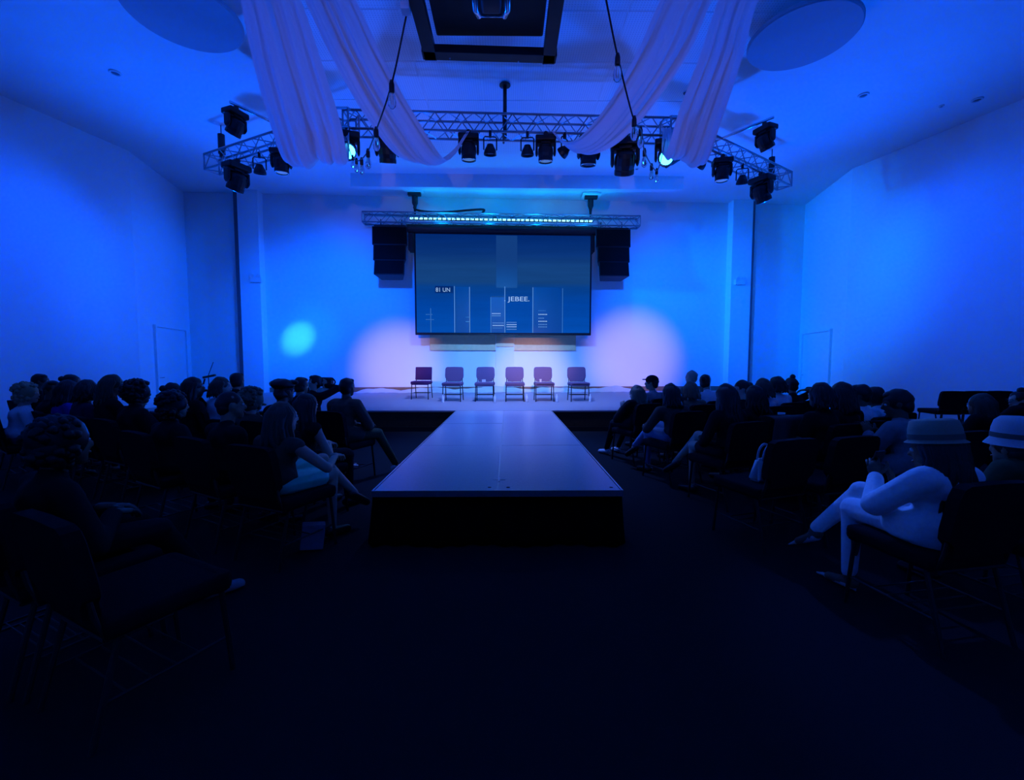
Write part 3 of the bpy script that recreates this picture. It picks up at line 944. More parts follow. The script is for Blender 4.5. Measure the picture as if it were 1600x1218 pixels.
# ---------------------------------------------------------------- projector cage overhead
PZ = 3.85
def atp(px, py, z=PZ): return atz(px, py, z)
f0, f1 = atp(664, 95), atp(866, 101)
pr = thing('projector_cage', 'black steel projector cage hanging overhead in the middle', 'projector', (0, 0, 0))
yn = 2.15
x0n, x1n = atp(640, 0).x, atp(881, 0).x
yy = f0.y
bw = 0.095
FL, FR = f0.x, f1.x
for (a, b) in (((FL, f0.y), (FR, f1.y)), ((FL, yn), (FR, yn)), ((FL, f0.y), (FL, yn)), ((FR, f1.y), (FR, yn))):
    bm = NB()
    mx, my = (a[0] + b[0]) / 2, (a[1] + b[1]) / 2
    ln = math.hypot(b[0] - a[0], b[1] - a[1])
    if abs(b[0] - a[0]) > 0.5:
        box(bm, (mx, my - bw * 0.6, PZ + 0.03), (ln + 0.02, bw, 0.06), (0, 0, math.atan2(b[1] - a[1], b[0] - a[0])), bev=0.004)
    else:
        sg = 1 if mx < 0.2 else -1
        box(bm, (mx + sg * bw * 0.5, my, PZ + 0.031), (bw, ln, 0.062), bev=0.004)
    obj('frame_bar', bm, black_metal, pr)
for px, py in ((703, 91), (810, 96)):
    c0 = atp(px, py); bm = NB(); ball(bm, (c0.x, c0.y, PZ), 0.007); obj('bolt', bm, steel, pr)
g0, g1 = atp(682, 57, PZ + 0.10), atp(848, 62, PZ + 0.10)
bm = NB(); box(bm, ((g0.x + g1.x) / 2, (g0.y + 2.25) / 2, PZ + 0.21), (g1.x - g0.x, g0.y - 2.25, 0.22), bev=0.015); obj('projector_body', bm, black_plastic, pr)
c0 = atp(768, 2, PZ + 0.08)
bm = NB(); box(bm, (c0.x, c0.y - 0.06, PZ + 0.06), (0.15, 0.20, 0.09), bev=0.03); obj('lens_shroud', bm, black_plastic, pr, True)
bm = NB()
for s in (-1, 1):
    tube(bm, [(c0.x + s * 0.105, c0.y - 0.2, PZ + 0.03), (c0.x + s * 0.11, c0.y + 0.0, PZ + 0.03), (c0.x + s * 0.085, c0.y + 0.06, PZ + 0.03)], 0.022, 8)
tube(bm, [(c0.x - 0.085, c0.y + 0.062, PZ + 0.03), (c0.x + 0.085, c0.y + 0.062, PZ + 0.03)], 0.008, 6)
obj('lens_hoop', bm, steel, pr, True)
for x in (FL + 0.25, FR - 0.25):
    bm = NB(); tube(bm, [(x, 2.45, PZ + 0.06), (x, 2.45, H)], 0.025, 10); obj('drop_rod', bm, black_metal, pr)
q = atp(644, 16); bm = NB(); box(bm, (FL - 0.035, q.y, PZ + 0.01), (0.06, 0.07, 0.05), bev=0.006); obj('corner_tab', bm, white_plastic, pr)

# round acoustic discs close under the ceiling
def disc(cx, cy, r, z, lab):
    t = thing('ceiling_disc', lab, 'acoustic panel', (cx, cy, z), 0, 'round panels under the ceiling')
    bm = NB(); lathe(bm, [(0, 0), (r - 0.02, 0), (r, 0.02), (r, 0.06), (0, 0.06)], n=72); obj('panel', bm, mat('disc_felt', (0.42, 0.40, 0.45), 0.95, var=0.06, scale=8, bump=0.1, spec=0.05), t)
    for k in range(3):
        a = k * 2 * PI / 3 + 0.4
        bm = NB(); tube(bm, [(math.cos(a) * r * 0.6, math.sin(a) * r * 0.6, 0.06), (math.cos(a) * r * 0.6, math.sin(a) * r * 0.6, H - z)], 0.006, 6); obj('hanger_wire', bm, steel, t)
a, b, c_ = atz(382, 60, 6.6), atz(335, 84, 6.6), atz(190, 10, 6.6)
def circ(a, b, c):
    ax, ay, bx, by, cx, cy = a.x, a.y, b.x, b.y, c.x, c.y
    d = 2 * (ax * (by - cy) + bx * (cy - ay) + cx * (ay - by))
    ux = ((ax**2 + ay**2) * (by - cy) + (bx**2 + by**2) * (cy - ay) + (cx**2 + cy**2) * (ay - by)) / d
    uy = ((ax**2 + ay**2) * (cx - bx) + (bx**2 + by**2) * (ax - cx) + (cx**2 + cy**2) * (bx - ax)) / d
    return ux, uy, math.hypot(ux - ax, uy - ay)
cx, cy, r = circ(a, b, c_); disc(cx, cy, r, 6.6, 'large round panel under the ceiling at the upper left')
cx, cy, r = circ(atz(1167, 80, 6.6), atz(1215, 112, 6.6), atz(1352, 30, 6.6)); disc(cx, cy, r, 6.6, 'large round panel under the ceiling at the upper right')

# small ceiling fittings
def downlight(px, py, lab, r=0.10):
    p = atz(px, py, H)
    t = thing('downlight', lab, 'ceiling light', (p.x, p.y, H), 0, 'small ceiling downlights')
    bm = NB(); lathe(bm, [(r, 0), (r, -0.02), (r * 0.75, -0.03), (r * 0.7, -0.01), (0, -0.01)], n=20); obj('trim_ring', bm, white_plastic, t, True)
    bm = NB(); lathe(bm, [(0, -0.03), (r * 0.4, -0.025), (r * 0.66, -0.012)], n=16); obj('lamp', bm, grey_trim, t, True)
downlight(180, 113, 'dark little ceiling downlight above the left wall')
downlight(1349, 148, 'ceiling downlight just right of the right round panel')
downlight(1527, 155, 'ceiling downlight out toward the right wall')
downlight(1471, 165, 'tiny ceiling spot between the two right downlights', 0.05)
downlight(995, 263, 'small ceiling spot near the right end of the ceiling beam', 0.07)
downlight(575, 283, 'small ceiling spot near the left end of the ceiling beam', 0.07)
for px, py, lab in ((785, 133, 'round smoke detector ahead of the drop pipe'), (1071, 143, 'small smoke detector between the right drapes')):
    p = atz(px, py, H); t = thing('smoke_detector', lab, 'smoke detector', (p.x, p.y, H))
    bm = NB(); lathe(bm, [(0.065, 0), (0.065, -0.025), (0, -0.025)], n=18); obj('base', bm, white_plastic, t)
    bm = NB(); lathe(bm, [(0.045, -0.025), (0.038, -0.05), (0, -0.055)], n=18); obj('sensor_dome', bm, grey_trim, t, True)

# twin-spot emergency lights on the pilasters
def emergency(px, py, lab):
    p = onwall_px(px, py)
    o = onwall(p.x, 0.34)
    r = ray(px, py); tt = o.y / r.y
    z = EYE + r.z * tt; x = r.x * tt
    t = thing('emergency_light', lab, 'emergency light', (x, onwall(x, 0.36).y, z), WA)
    bm = NB(); box(bm, (0, -0.02, -0.05), (0.36, 0.11, 0.17), bev=0.015); obj('battery_box', bm, white_plastic, t)
    for s in (-1, 1):
        bm = NB(); lathe(bm, [(0, 0), (0.05, 0.0), (0.065, -0.07), (0.055, -0.07), (0, -0.05)], n=14, M=Matrix.Translation((s * 0.11, -0.03, 0.09)) @ Matrix.Rotation(math.radians(-70), 4, 'X')); obj('lamp_head', bm, white_plastic, t, True)
        bm = NB(); tube(bm, [(s * 0.11, -0.02, 0.03), (s * 0.11, -0.025, 0.07)], 0.012, 6); obj('lamp_neck', bm, white_plastic, t)
emergency(401, 435, 'twin-spot emergency light on the left wall pilaster')
emergency(1155, 439, 'twin-spot emergency light on the right wall pilaster')

# ---------------------------------------------------------------- fabric swags
def chiffon():
    m = bpy.data.materials.new('chiffon'); m.use_nodes = True
    nt = m.node_tree; nt.nodes.clear()
    out = nt.nodes.new('ShaderNodeOutputMaterial'); d = nt.nodes.new('ShaderNodeBsdfDiffuse'); tr = nt.nodes.new('ShaderNodeBsdfTranslucent'); mx = nt.nodes.new('ShaderNodeMixShader')
    tc = nt.nodes.new('ShaderNodeTexCoord'); nz = nt.nodes.new('ShaderNodeTexNoise'); nz.inputs['Scale'].default_value = 90
    r = nt.nodes.new('ShaderNodeMix'); r.data_type = 'RGBA'; r.inputs['A'].default_value = (0.70, 0.66, 0.72, 1); r.inputs['B'].default_value = (0.80, 0.76, 0.82, 1)
    L = nt.links.new
    L(tc.outputs['Object'], nz.inputs['Vector']); L(nz.outputs['Fac'], r.inputs['Factor'])
    L(r.outputs['Result'], d.inputs['Color']); L(r.outputs['Result'], tr.inputs['Color'])
    mx.inputs['Fac'].default_value = 0.18
    L(d.outputs[0], mx.inputs[1]); L(tr.outputs[0], mx.inputs[2]); L(mx.outputs[0], out.inputs['Surface'])
    return m
chif = chiffon()
def swag(Lp, Rp, lab, seed):
    rnd = random.Random(seed)
    N, Mx = 70, 56
    a, b = spline([at(*p) for p in Lp], N), spline([at(*p) for p in Rp], N)
    fr = [(rnd.uniform(3.5, 5), rnd.uniform(0, 6.28), 0.9), (rnd.uniform(8, 12), rnd.uniform(0, 6.28), 0.55), (rnd.uniform(19, 26), rnd.uniform(0, 6.28), 0.26)]
    bm = NB(); rows = []
    for i in range(N + 1):
        ac = b[i] - a[i]
        al = a[min(i + 1, N)] - a[max(i - 1, 0)]
        n = ac.cross(al).normalized()
        r = []
        wd = ac.length
        for j in range(Mx + 1):
            u = j / Mx
            q = 0
            for f_, ph, am in fr:
                q += am * math.sin(f_ * u * 2.2 + ph + 0.9 * math.sin(i / N * 4 + ph))
            ed = min(1, u * 7, (1 - u) * 7)
            r.append(bm.verts.new(a[i] + ac * u + n * q * 0.065 * min(1.3, wd) * ed - Vector((0, 0, 1)) * 0.05 * wd * math.sin(PI * u)))
        rows.append(r)
    for p, q in zip(rows, rows[1:]):
        for j in range(Mx):
            bm.faces.new((p[j], p[j + 1], q[j + 1], q[j]))
    return tag(obj('drape', bm, chif, None, True), lab, 'drape')
swag([(330, -170, 3.3), (375, 0, 4.7), (396, 100, 5.9), (424, 200, 7.2), (447, 254, 7.9), (480, 240, 8.4), (515, 196, 8.8)],
     [(395, -170, 3.3), (470, 0, 4.7), (505, 105, 5.9), (533, 195, 7.2), (544, 250, 7.9), (546, 230, 8.4), (545, 192, 8.8)], 'left outer white drape swooping down from the ceiling to the truss', 3)
swag([(395, -170, 3.3), (476, 0, 4.7), (520, 92, 5.8), (574, 186, 6.9), (622, 244, 7.7), (672, 256, 8.2), (705, 238, 8.6), (729, 205, 8.75)],
     [(455, -170, 3.3), (556, 0, 4.7), (599, 92, 5.8), (647, 178, 6.9), (692, 246, 7.7), (710, 242, 8.2), (722, 224, 8.6), (734, 204, 8.75)], 'left inner white drape swooping down toward the middle truss', 5)
swag([(1128, -170, 3.3), (1032, 0, 4.7), (992, 88, 5.8), (948, 165, 6.9), (908, 212, 7.6), (884, 222, 8.1), (870, 214, 8.6), (861, 204, 8.9)],
     [(1190, -170, 3.3), (1112, 0, 4.7), (1073, 88, 5.8), (1012, 176, 6.9), (962, 226, 7.6), (918, 242, 8.1), (885, 226, 8.6), (866, 206, 8.9)], 'right inner white drape swooping down toward the middle truss', 8)
swag([(1195, -170, 3.3), (1122, 0, 4.7), (1092, 90, 5.9), (1062, 170, 7.0), (1042, 236, 7.7), (1034, 236, 8.3), (1036, 198, 8.9)],
     [(1270, -170, 3.3), (1185, 0, 4.7), (1160, 90, 5.9), (1125, 196, 7.0), (1102, 256, 7.7), (1080, 244, 8.3), (1062, 202, 8.9)], 'right outer white drape swooping down from the ceiling to the truss', 11)

# ---------------------------------------------------------------- festoon strings
glass = bpy.data.materials.new('bulb_glass'); glass.use_nodes = True
gb = glass.node_tree.nodes['Principled BSDF']; gb.inputs['Base Color'].default_value = (0.9, 0.92, 0.95, 1); gb.inputs['Roughness'].default_value = 0.03; gb.inputs['Transmission Weight'].default_value = 1.0; gb.inputs['IOR'].default_value = 1.12
fil = mat('filament', (0.75, 0.5, 0.25), 0.4)
def festoon(pts, bulbs, lab):
    p0 = at(*pts[0])
    t = thing('festoon_string', lab, 'string lights', p0)
    bm = NB(); tube(bm, [p - p0 for p in spline([at(*p) for p in pts], 60)], 0.007, 6); obj('cable', bm, black_plastic, t, True)
    for px, py, Y in bulbs:
        q = at(px, py, Y) - p0
        bm = NB(); lathe(bm, [(0, 0.03), (0.012, 0.03), (0.020, 0.0), (0.021, -0.05), (0.017, -0.058), (0, -0.058)], q, 12); sk = obj('socket', bm, black_plastic, t, True)
        bm = NB(); lathe(bm, [(0.013, -0.055), (0.024, -0.085), (0.031, -0.125), (0.027, -0.155), (0.012, -0.172), (0, -0.175)], q, 14); bb = obj('bulb', bm, glass, t, True)
        bm = NB()
        for s in (-1, 1):
            tube(bm, [q + Vector((s * 0.004, 0, -0.06)), q + Vector((s * 0.008, 0, -0.10)), q + Vector((s * 0.006, 0, -0.145))], 0.0016, 4)
        obj('filament', bm, fil, bb)
festoon([(637, 14, 3.25), (612, 131, 3.45), (588, 203, 4.0), (575, 236, 4.8), (563, 250, 5.7), (556, 250, 6.6), (549, 243, 7.6), (541, 215, 8.6)],
        [(612, 132, 3.45), (588, 204, 4.0), (575, 237, 4.8), (565, 250, 5.6), (557, 250, 6.6), (551, 245, 7.4)], 'string of clear bulbs on black cable running left of the projector cage')
festoon([(945, -10, 3.1), (965, 88, 3.45), (990, 186, 3.9), (1002, 204, 4.3), (1007, 236, 4.8), (1018, 258, 5.6), (1027, 266, 6.4), (1034, 245, 7.4), (1040, 215, 8.8)],
        [(965, 90, 3.45), (991, 187, 3.9), (1001, 203, 4.5), (1007, 236, 5.0), (1018, 259, 5.8), (1026, 266, 6.6)], 'string of clear bulbs on black cable running right of the projector cage')

# ---------------------------------------------------------------- microphone stand at the stage side
p = atz(327, 650, 0.0)
p = at(327, 616, 10.6)
t = thing('microphone_stand', 'thin dark microphone stand in front of the left wall', 'microphone stand', (p.x, p.y, 0))
bm = NB(); tube(bm, [(0, 0, 0.03), (0, 0, 1.12)], 0.011, 8); obj('pole', bm, black_metal, t)
bm = NB()
tube(bm, [(-0.02, 0, 1.12), (0.13, 0, 1.48)], 0.008, 6); obj('boom', bm, black_metal, t)
bm = NB(); box(bm, (0.02, 0, 1.14), (0.30, 0.06, 0.05), (0, -0.2, 0), bev=0.01); obj('clutch', bm, black_metal, t)
bm = NB(); tube(bm, [(-0.09, 0, 1.08), (-0.13, 0, 0.95)], 0.02, 8); obj('microphone', bm, black_plastic, t)
for k in range(3):
    a = k * 2 * PI / 3
    bm = NB(); tube(bm, [(0, 0, 0.10), (math.cos(a) * 0.3, math.sin(a) * 0.3, 0.012)], 0.010, 6); obj('leg', bm, black_metal, t)

# ---------------------------------------------------------------- people
def cl(name, col, rough=0.85, **k):
    return mat(name, col, rough, var=k.pop('var', 0.18), scale=k.pop('scale', 45), bump=k.pop('bump', 0.15), spec=k.pop('spec', 0.12), **k)
SKIN = {'a': mat('skin_light', (0.55, 0.36, 0.27), 0.55, var=0.06, spec=0.3), 'b': mat('skin_tan', (0.36, 0.20, 0.13), 0.55, var=0.06, spec=0.3), 'c': mat('skin_brown', (0.16, 0.085, 0.055), 0.5, var=0.08, spec=0.3)}
HAIR = {'black': mat('hair_black', (0.010, 0.008, 0.008), 0.5, var=0.3, scale=80), 'brown': mat('hair_brown', (0.06, 0.038, 0.024), 0.55, var=0.3, scale=80),
        'blond': mat('hair_blond', (0.34, 0.25, 0.14), 0.55, var=0.25, scale=80), 'grey': mat('hair_grey', (0.30, 0.27, 0.22), 0.6, var=0.2, scale=80), 'light': mat('hair_lightbrown', (0.16, 0.11, 0.065), 0.55, var=0.3, scale=80)}
CLO = {'black': cl('cloth_black', (0.010, 0.010, 0.012)), 'navy': cl('cloth_navy', (0.012, 0.016, 0.05)), 'blue': cl('cloth_blue', (0.02, 0.03, 0.28)), 'white': cl('cloth_pale', (0.72, 0.72, 0.74)),
       'grey': cl('cloth_grey', (0.22, 0.23, 0.26)), 'brown': cl('cloth_brown', (0.10, 0.065, 0.05)), 'tan': cl('cloth_tan', (0.22, 0.16, 0.11)), 'jeans': cl('denim', (0.05, 0.08, 0.18), scale=120),
       'pale_jeans': cl('pale_denim', (0.16, 0.24, 0.36), scale=120), 'teal': mat('teal_satin', (0.05, 0.75, 0.50), 0.22, var=0.2, scale=12, bump=0.25, spec=0.7), 'olive': cl('cloth_olive', (0.07, 0.07, 0.035)),
       'suit': cl('suit_white', (0.86, 0.86, 0.90), bump=0.1), 'lace': cl('lace_white', (0.6, 0.62, 0.66), scale=150, var=0.4)}
eye_m = mat('eye_white', (0.6, 0.6, 0.6), 0.2)
iris_m = mat('iris', (0.03, 0.02, 0.015), 0.2)
lip_m = mat('lips', (0.30, 0.11, 0.09), 0.45)
shoe_black = mat('shoe_black', (0.012, 0.012, 0.013), 0.35)
shoe_white = mat('shoe_white', (0.6, 0.6, 0.62), 0.5)
shoe_patent = mat('shoe_patent', (0.55, 0.56, 0.60), 0.12, spec=0.8)

def ik(a, c, l1, l2, pole):
    a, c, pole = Vector(a), Vector(c), Vector(pole)
    d = c - a
    L = min(d.length, (l1 + l2) * 0.995)
    dn = d.normalized()
    c = a + dn * L
    x = (l1 * l1 - l2 * l2 + L * L) / (2 * L)
    h = math.sqrt(max(0.0, l1 * l1 - x * x))
    p = pole - dn * pole.dot(dn)
    p.normalize()
    return a + dn * x + p * h, c

def hand(bm, w_, d, up, side, curl=0.7, sc=1.0):
    """palm, four unequal bent fingers and a thumb; up = back of the hand, side = towards the thumb"""
    d = d.normalized(); up = (up - d * up.dot(d)).normalized(); lat = d.cross(up).normalized()
    if lat.dot(side) < 0:
        lat = -lat
    R = Matrix((lat, d, up)).transposed().to_4x4()
    pc = w_ + d * 0.048 * sc
    ball(bm, pc, (0.040 * sc, 0.056 * sc, 0.017 * sc), R, 2)
    capsule(bm, w_ - d * 0.03 * sc, w_ + d * 0.02 * sc, 0.025 * sc, 0.024 * sc, 8)
    for k, (o, ln) in enumerate(((0.029, 0.068), (0.010, 0.078), (-0.010, 0.073), (-0.028, 0.056))):
        p = pc + d * 0.042 * sc + lat * o * sc * 0.95
        pts = [p - d * 0.02 * sc, p]
        a = curl * 0.3
        dd = (d + lat * o * 2.0).normalized()
        for s in (0.42, 0.32, 0.26):
            a += curl * 0.55
            v = dd * math.cos(a) - up * math.sin(a)
            p = p + v * ln * s * sc
            pts.append(p)
        tube(bm, pts, [0.010 * sc, 0.0095 * sc, 0.0088 * sc, 0.0078 * sc, 0.006 * sc], 6)
    p = w_ + d * 0.022 * sc + lat * 0.026 * sc
    pts = [p - lat * 0.012 * sc]
    for v, s in (((lat * 0.8 + d * 0.6), 0.032), ((lat * 0.45 + d * 0.85 - up * 0.2), 0.030), ((lat * 0.1 + d * 0.9 - up * 0.4), 0.024)):
        p = p + v.normalized() * s * sc
        pts.append(p)
    tube(bm, pts, [0.014 * sc, 0.0125 * sc, 0.0105 * sc, 0.0075 * sc], 6)

bodies = []
def remeshed(name, bm, m, parent, vox, it=4):
    o = obj(name, bm, m, parent, True)
    md = o.modifiers.new('union', 'REMESH'); md.mode = 'VOXEL'; md.voxel_size = vox; md.use_smooth_shade = True
    ms = o.modifiers.new('relax', 'SMOOTH'); ms.factor = 0.5; ms.iterations = it
    return o

def jitter(bm, amp, fr, seed):
    rnd = random.Random(seed)
    o = [rnd.uniform(0, 6) for _ in range(6)]
    for v in bm.verts:
        c = v.co
        v.co += Vector((math.sin(c.y * fr + o[0]) + math.sin(c.z * fr * 1.7 + o[1]), math.sin(c.z * fr + o[2]) + math.sin(c.x * fr * 1.6 + o[3]), math.sin(c.x * fr + o[4]) + math.sin(c.y * fr * 1.4 + o[5]))) * amp * 0.5

def person(px, top, Y, face, label, hair='short', hc='black', skin='b', shirt='black', sleeve='long', pants='black', legs='sit', arms='lap', hy=0, hp=0, lean=8, shoes='black',
           hlen=0.35, vox=0.017, jacket=False, acc=None, who=None, chair=True, hs=1.0, sway=0, tuck=0.0):
    P = at(px, top, Y)
    a = math.radians(face)
    extra = {'short': 0.016, 'buzz': 0.008, 'long': 0.02, 'bob': 0.02, 'bun': 0.022, 'topbun': 0.075, 'curly': 0.05, 'afro': 0.065, 'cap': 0.025, 'hat': 0.06, 'flat': 0.05, 'bald': 0.006}[hair]
    la = math.radians(lean)
    hip = Vector((0, 0, 0.575))
    N_len = (P.z - extra - 0.115 - 0.165 - 0.575) / math.cos(la)
    N_len = max(0.34, min(0.60, N_len))
    up = Vector((math.sin(math.radians(sway)) , math.sin(la), math.cos(la))).normalized()
    N = hip + up * N_len
    hd = Vector((N.x, N.y + 0.045, P.z - extra - 0.115))
    fwd = Vector((math.sin(a), math.cos(a), 0)); rgt = Vector((math.cos(a), -math.sin(a), 0))
    base = Vector((P.x, P.y, 0)) - fwd * hd.y - rgt * hd.x
    t = thing('person', label, 'person', base, -a)
    rnd = random.Random(int(px * 31 + top))
    # ---- joints
    k = N_len / 0.45
    W = (0.15 if shirt == 'suit' else 0.165) + (0.02 if shirt in ('grey', 'brown', 'tan') or hair in ('short', 'buzz', 'cap') else 0.0)
    sh = [N + Vector((s * W, -0.01, -0.055)) for s in (-1, 1)]
    hips = [hip + Vector((s * 0.095, 0.02, 0)) for s in (-1, 1)]
    RK_ = {'sit': [(-0.13, 0.44, 0.545), (0.13, 0.44, 0.545)], 'cross': [(-0.08, 0.45, 0.545), (0.02, 0.48, 0.65)], 'crossL': [(-0.03, 0.47, 0.655), (0.10, 0.45, 0.545)], 'out': [(-0.13, 0.44, 0.54), (0.13, 0.44, 0.54)], 'wide': [(-0.24, 0.40, 0.545), (0.26, 0.39, 0.545)]}[legs]
    AN = {'sit': [(-0.12, 0.43, 0.09), (0.13, 0.46, 0.09)], 'cross': [(-0.08, 0.46, 0.09), (-0.12, 0.70, 0.30)], 'crossL': [(0.10, 0.71, 0.31), (0.10, 0.44, 0.09)], 'out': [(-0.12, 0.66, 0.09), (0.14, 0.72, 0.09)], 'wide': [(-0.28, 0.44, 0.09), (0.36, 0.62, 0.09)]}[legs]
    knees = [Vector(p) for p in RK_]; ank = [Vector(p) for p in AN]
    z_ = N.z
    wr = {'lap': [(-0.06, 0.29, 0.69), (0.07, 0.27, 0.68)], 'knee': [(-0.13, 0.40, 0.66), (0.13, 0.40, 0.66)], 'fold': [(0.10, 0.22, z_ - 0.27), (-0.10, 0.24, z_ - 0.25)], 'phone': [(-0.05, 0.33, z_ - 0.13), (0.05, 0.31, z_ - 0.16)],
          'face': [(-0.04, 0.17, z_ + 0.02), (0.10, 0.27, 0.70)], 'camera': [(-0.07, 0.22, hd.z - 0.07), (0.09, 0.2, hd.z - 0.05)], 'side': [(-0.30, 0.12, 0.60), (0.30, 0.12, 0.60)], 'reach': [(-0.10, 0.30, 0.70), (0.16, 0.43, 0.71)], 'elbow': [(-0.06, 0.29, 0.69), (0.16, -0.06, z_ + 0.10)]}[arms]
    elb, wrist = [], []
    for i, s in enumerate((-1, 1)):
        pole = Vector((s * 0.8, -0.5, -0.6)) if arms not in ('elbow',) or s < 0 else Vector((1, 0, 0.1))
        e_, w_ = ik(sh[i], wr[i], 0.29, 0.26, pole)
        elb.append(e_); wrist.append(w_)
    # ---- body
    bm = NB()
    ball(bm, hip + Vector((0, 0.0, 0.02)), (0.155, 0.115, 0.11))
    ball(bm, hip + up * N_len * 0.36, (0.132, 0.100, 0.14 * k))
    ball(bm, hip + up * N_len * 0.68, (0.150, 0.110, 0.15 * k))
    capsule(bm, sh[0], sh[1], 0.058, 0.058)
    capsule(bm, N - up * 0.05, hd + Vector((0, -0.025, -0.05)), 0.058, 0.054)
    Rh = Matrix.Rotation(math.radians(hy), 4, 'Z') @ Matrix.Rotation(math.radians(-hp), 4, 'X')
    def h(x, y, z):
        return hd + (Rh @ (Vector((x, y, z)) * hs))
    ball(bm, h(0, -0.008, 0.018), (0.074 * hs, 0.094 * hs, 0.098 * hs), Rh, 3)
    capsule(bm, h(0, 0.042, -0.03), h(0, 0.058, -0.085), 0.052 * hs, 0.032 * hs)
    capsule(bm, h(-0.03, 0.03, -0.045), h(0.03, 0.03, -0.045), 0.038, 0.038)
    capsule(bm, h(0, 0.082, 0.022), h(0, 0.104, -0.020), 0.010, 0.016, 8)
    capsule(bm, h(-0.035, 0.074, 0.03), h(0.035, 0.074, 0.03), 0.014, 0.014, 8)
    for s in (-1, 1):
        ball(bm, h(s * 0.077, -0.004, -0.002), (0.012, 0.022, 0.032), Rh)
        i = 0 if s < 0 else 1
        capsule(bm, sh[i], elb[i], 0.050, 0.040); capsule(bm, elb[i], wrist[i], 0.038, 0.026)
        capsule(bm, hips[i], knees[i], 0.080, 0.056); capsule(bm, knees[i], knees[i] * 0.6 + ank[i] * 0.4 + Vector((0, -0.012, 0)), 0.050, 0.048); capsule(bm, knees[i] * 0.6 + ank[i] * 0.4 + Vector((0, -0.012, 0)), ank[i], 0.047, 0.032)
        dv = (ank[i] - knees[i]).normalized()
        fd = Vector((0.15 * s, 1, 0)) if abs(dv.z) > 0.9 else (Vector((0, 0.55, 0.0)) + dv * 0.9)
        if abs(dv.z) > 0.9 or legs == 'out' or ank[i].z < 0.12:
            fd = Vector((0.12 * s, 1, -0.10)); 
        fd.normalize()
        sole = Vector((0, 0, -0.045)) if ank[i].z < 0.12 else Vector((0, -0.01, -0.03))
        capsule(bm, ank[i] + sole * 0.8 - fd * 0.03, ank[i] + sole + fd * 0.13, 0.036, 0.028)
        if i == 0:
            foot0 = (ank[0].copy(), sole, fd)
        else:
            foot1 = (ank[1].copy(), sole, fd)
    body = remeshed('body', bm, [SKIN[skin], eye_m, iris_m, lip_m], t, vox, 3)
    ex = NB()
    for i, s in enumerate((-1, 1)):
        d = (wrist[i] - elb[i])
        if arms in ('phone', 'camera', 'face'):
            upv = Vector((s * 0.8, 0.1, 0.3)) if arms != 'face' else Vector((s, -0.2, 0))
            hand(ex, wrist[i], Vector((-s * 0.1, 0.45, 0.9)), Vector((s * 0.7, -0.5, 0.25)), Vector((-s, 0.2, 0.5)), 0.8)
        elif arms == 'side':
            hand(ex, wrist[i], d, Vector((s, 0, 0.2)), Vector((0, 1, 0)), 0.5)
        else:
            hand(ex, wrist[i], Vector((-s * 0.35, 0.9, -0.15)), Vector((0, 0.1, 1)), Vector((-s, 0.2, 0)), 0.55)
    for s in (-1, 1):
        ball(ex, h(s * 0.030, 0.079, 0.008), 0.0125, None, 2, 1); ball(ex, h(s * 0.030, 0.0885, 0.008), 0.006, None, 1, 2)
    ball(ex, h(0, 0.088, -0.055), (0.023, 0.012, 0.009), Rh, 2, 3)
    exm = bpy.data.meshes.new('extra'); bmesh.ops.recalc_face_normals(ex, faces=ex.faces); ex.to_mesh(exm); ex.free()
    bodies.append((body, exm))
    # ---- clothes
    g = 0.014 + ((0.012 if shirt != 'suit' else 0.003) if jacket else 0)
    if shirt:
        bm = NB()
        ball(bm, hip + Vector((0, 0, 0.05)), (0.165 + g, 0.122 + g, 0.10 + g))
        ball(bm, hip + up * N_len * 0.36, (0.136 + g, 0.104 + g, 0.15 * k + g))
        ball(bm, hip + up * N_len * 0.68, (0.152 + g, 0.112 + g, 0.152 * k + g))
        if jacket:
            ball(bm, hip + Vector((0, -0.01, 0.0)), (0.20, 0.15, 0.13))
            for i, s in enumerate((-1, 1)):
                capsule(bm, hips[i] + Vector((s * 0.02, 0, 0.01)), hips[i] * 0.72 + knees[i] * 0.28 + Vector((s * 0.02, 0, 0.01)), 0.105, 0.092)
        capsule(bm, sh[0] + Vector((0.01, 0, 0)), sh[1] - Vector((0.01, 0, 0)), 0.060 + g * 0.8, 0.060 + g * 0.8)
        capsule(bm, N - up * 0.06, N + up * 0.005, 0.068 + g * 0.5, 0.060 + g * 0.4)
        if sleeve != 'none':
            for i in (0, 1):
                if sleeve == 'long':
                    capsule(bm, sh[i], elb[i], 0.054 + g, 0.044 + g); capsule(bm, elb[i], wrist[i] - (wrist[i] - elb[i]) * 0.08, 0.042 + g, 0.030 + g * 0.9)
                else:
                    capsule(bm, sh[i], sh[i] * 0.4 + elb[i] * 0.6, 0.056 + g, 0.052 + g)
        jitter(bm, 0.006 + g * 0.2, 26, px)
        remeshed('jacket' if jacket else 'top', bm, CLO[shirt], t, vox, 3)
    if pants:
        bm = NB()
        pg = 0.012
        if pants.endswith('_skirt'):
            m_ = CLO[pants[:-6]]; frac = 0.72
        elif pants.endswith('_shorts'):
            m_ = CLO[pants[:-7]]; frac = 0.66
        else:
            m_ = CLO[pants]; frac = 1
        ball(bm, hip + Vector((0, 0.0, 0.0)), (0.172, 0.128, 0.112))
        for i in (0, 1):
            e_ = hips[i] + (knees[i] - hips[i]) * frac
            capsule(bm, hips[i], e_, 0.092, 0.070 if frac == 1 else 0.086)
            if frac == 1:
                capsule(bm, knees[i], ank[i] + (knees[i] - ank[i]) * 0.08, 0.064, 0.046)
        if pants.endswith('_skirt'):
            capsule(bm, (hips[0] + hips[1]) / 2, (hips[0] + hips[1]) / 2 * (1 - frac) + (knees[0] + knees[1]) / 2 * frac, 0.10, 0.095)
        jitter(bm, 0.008, 24, px + 3)
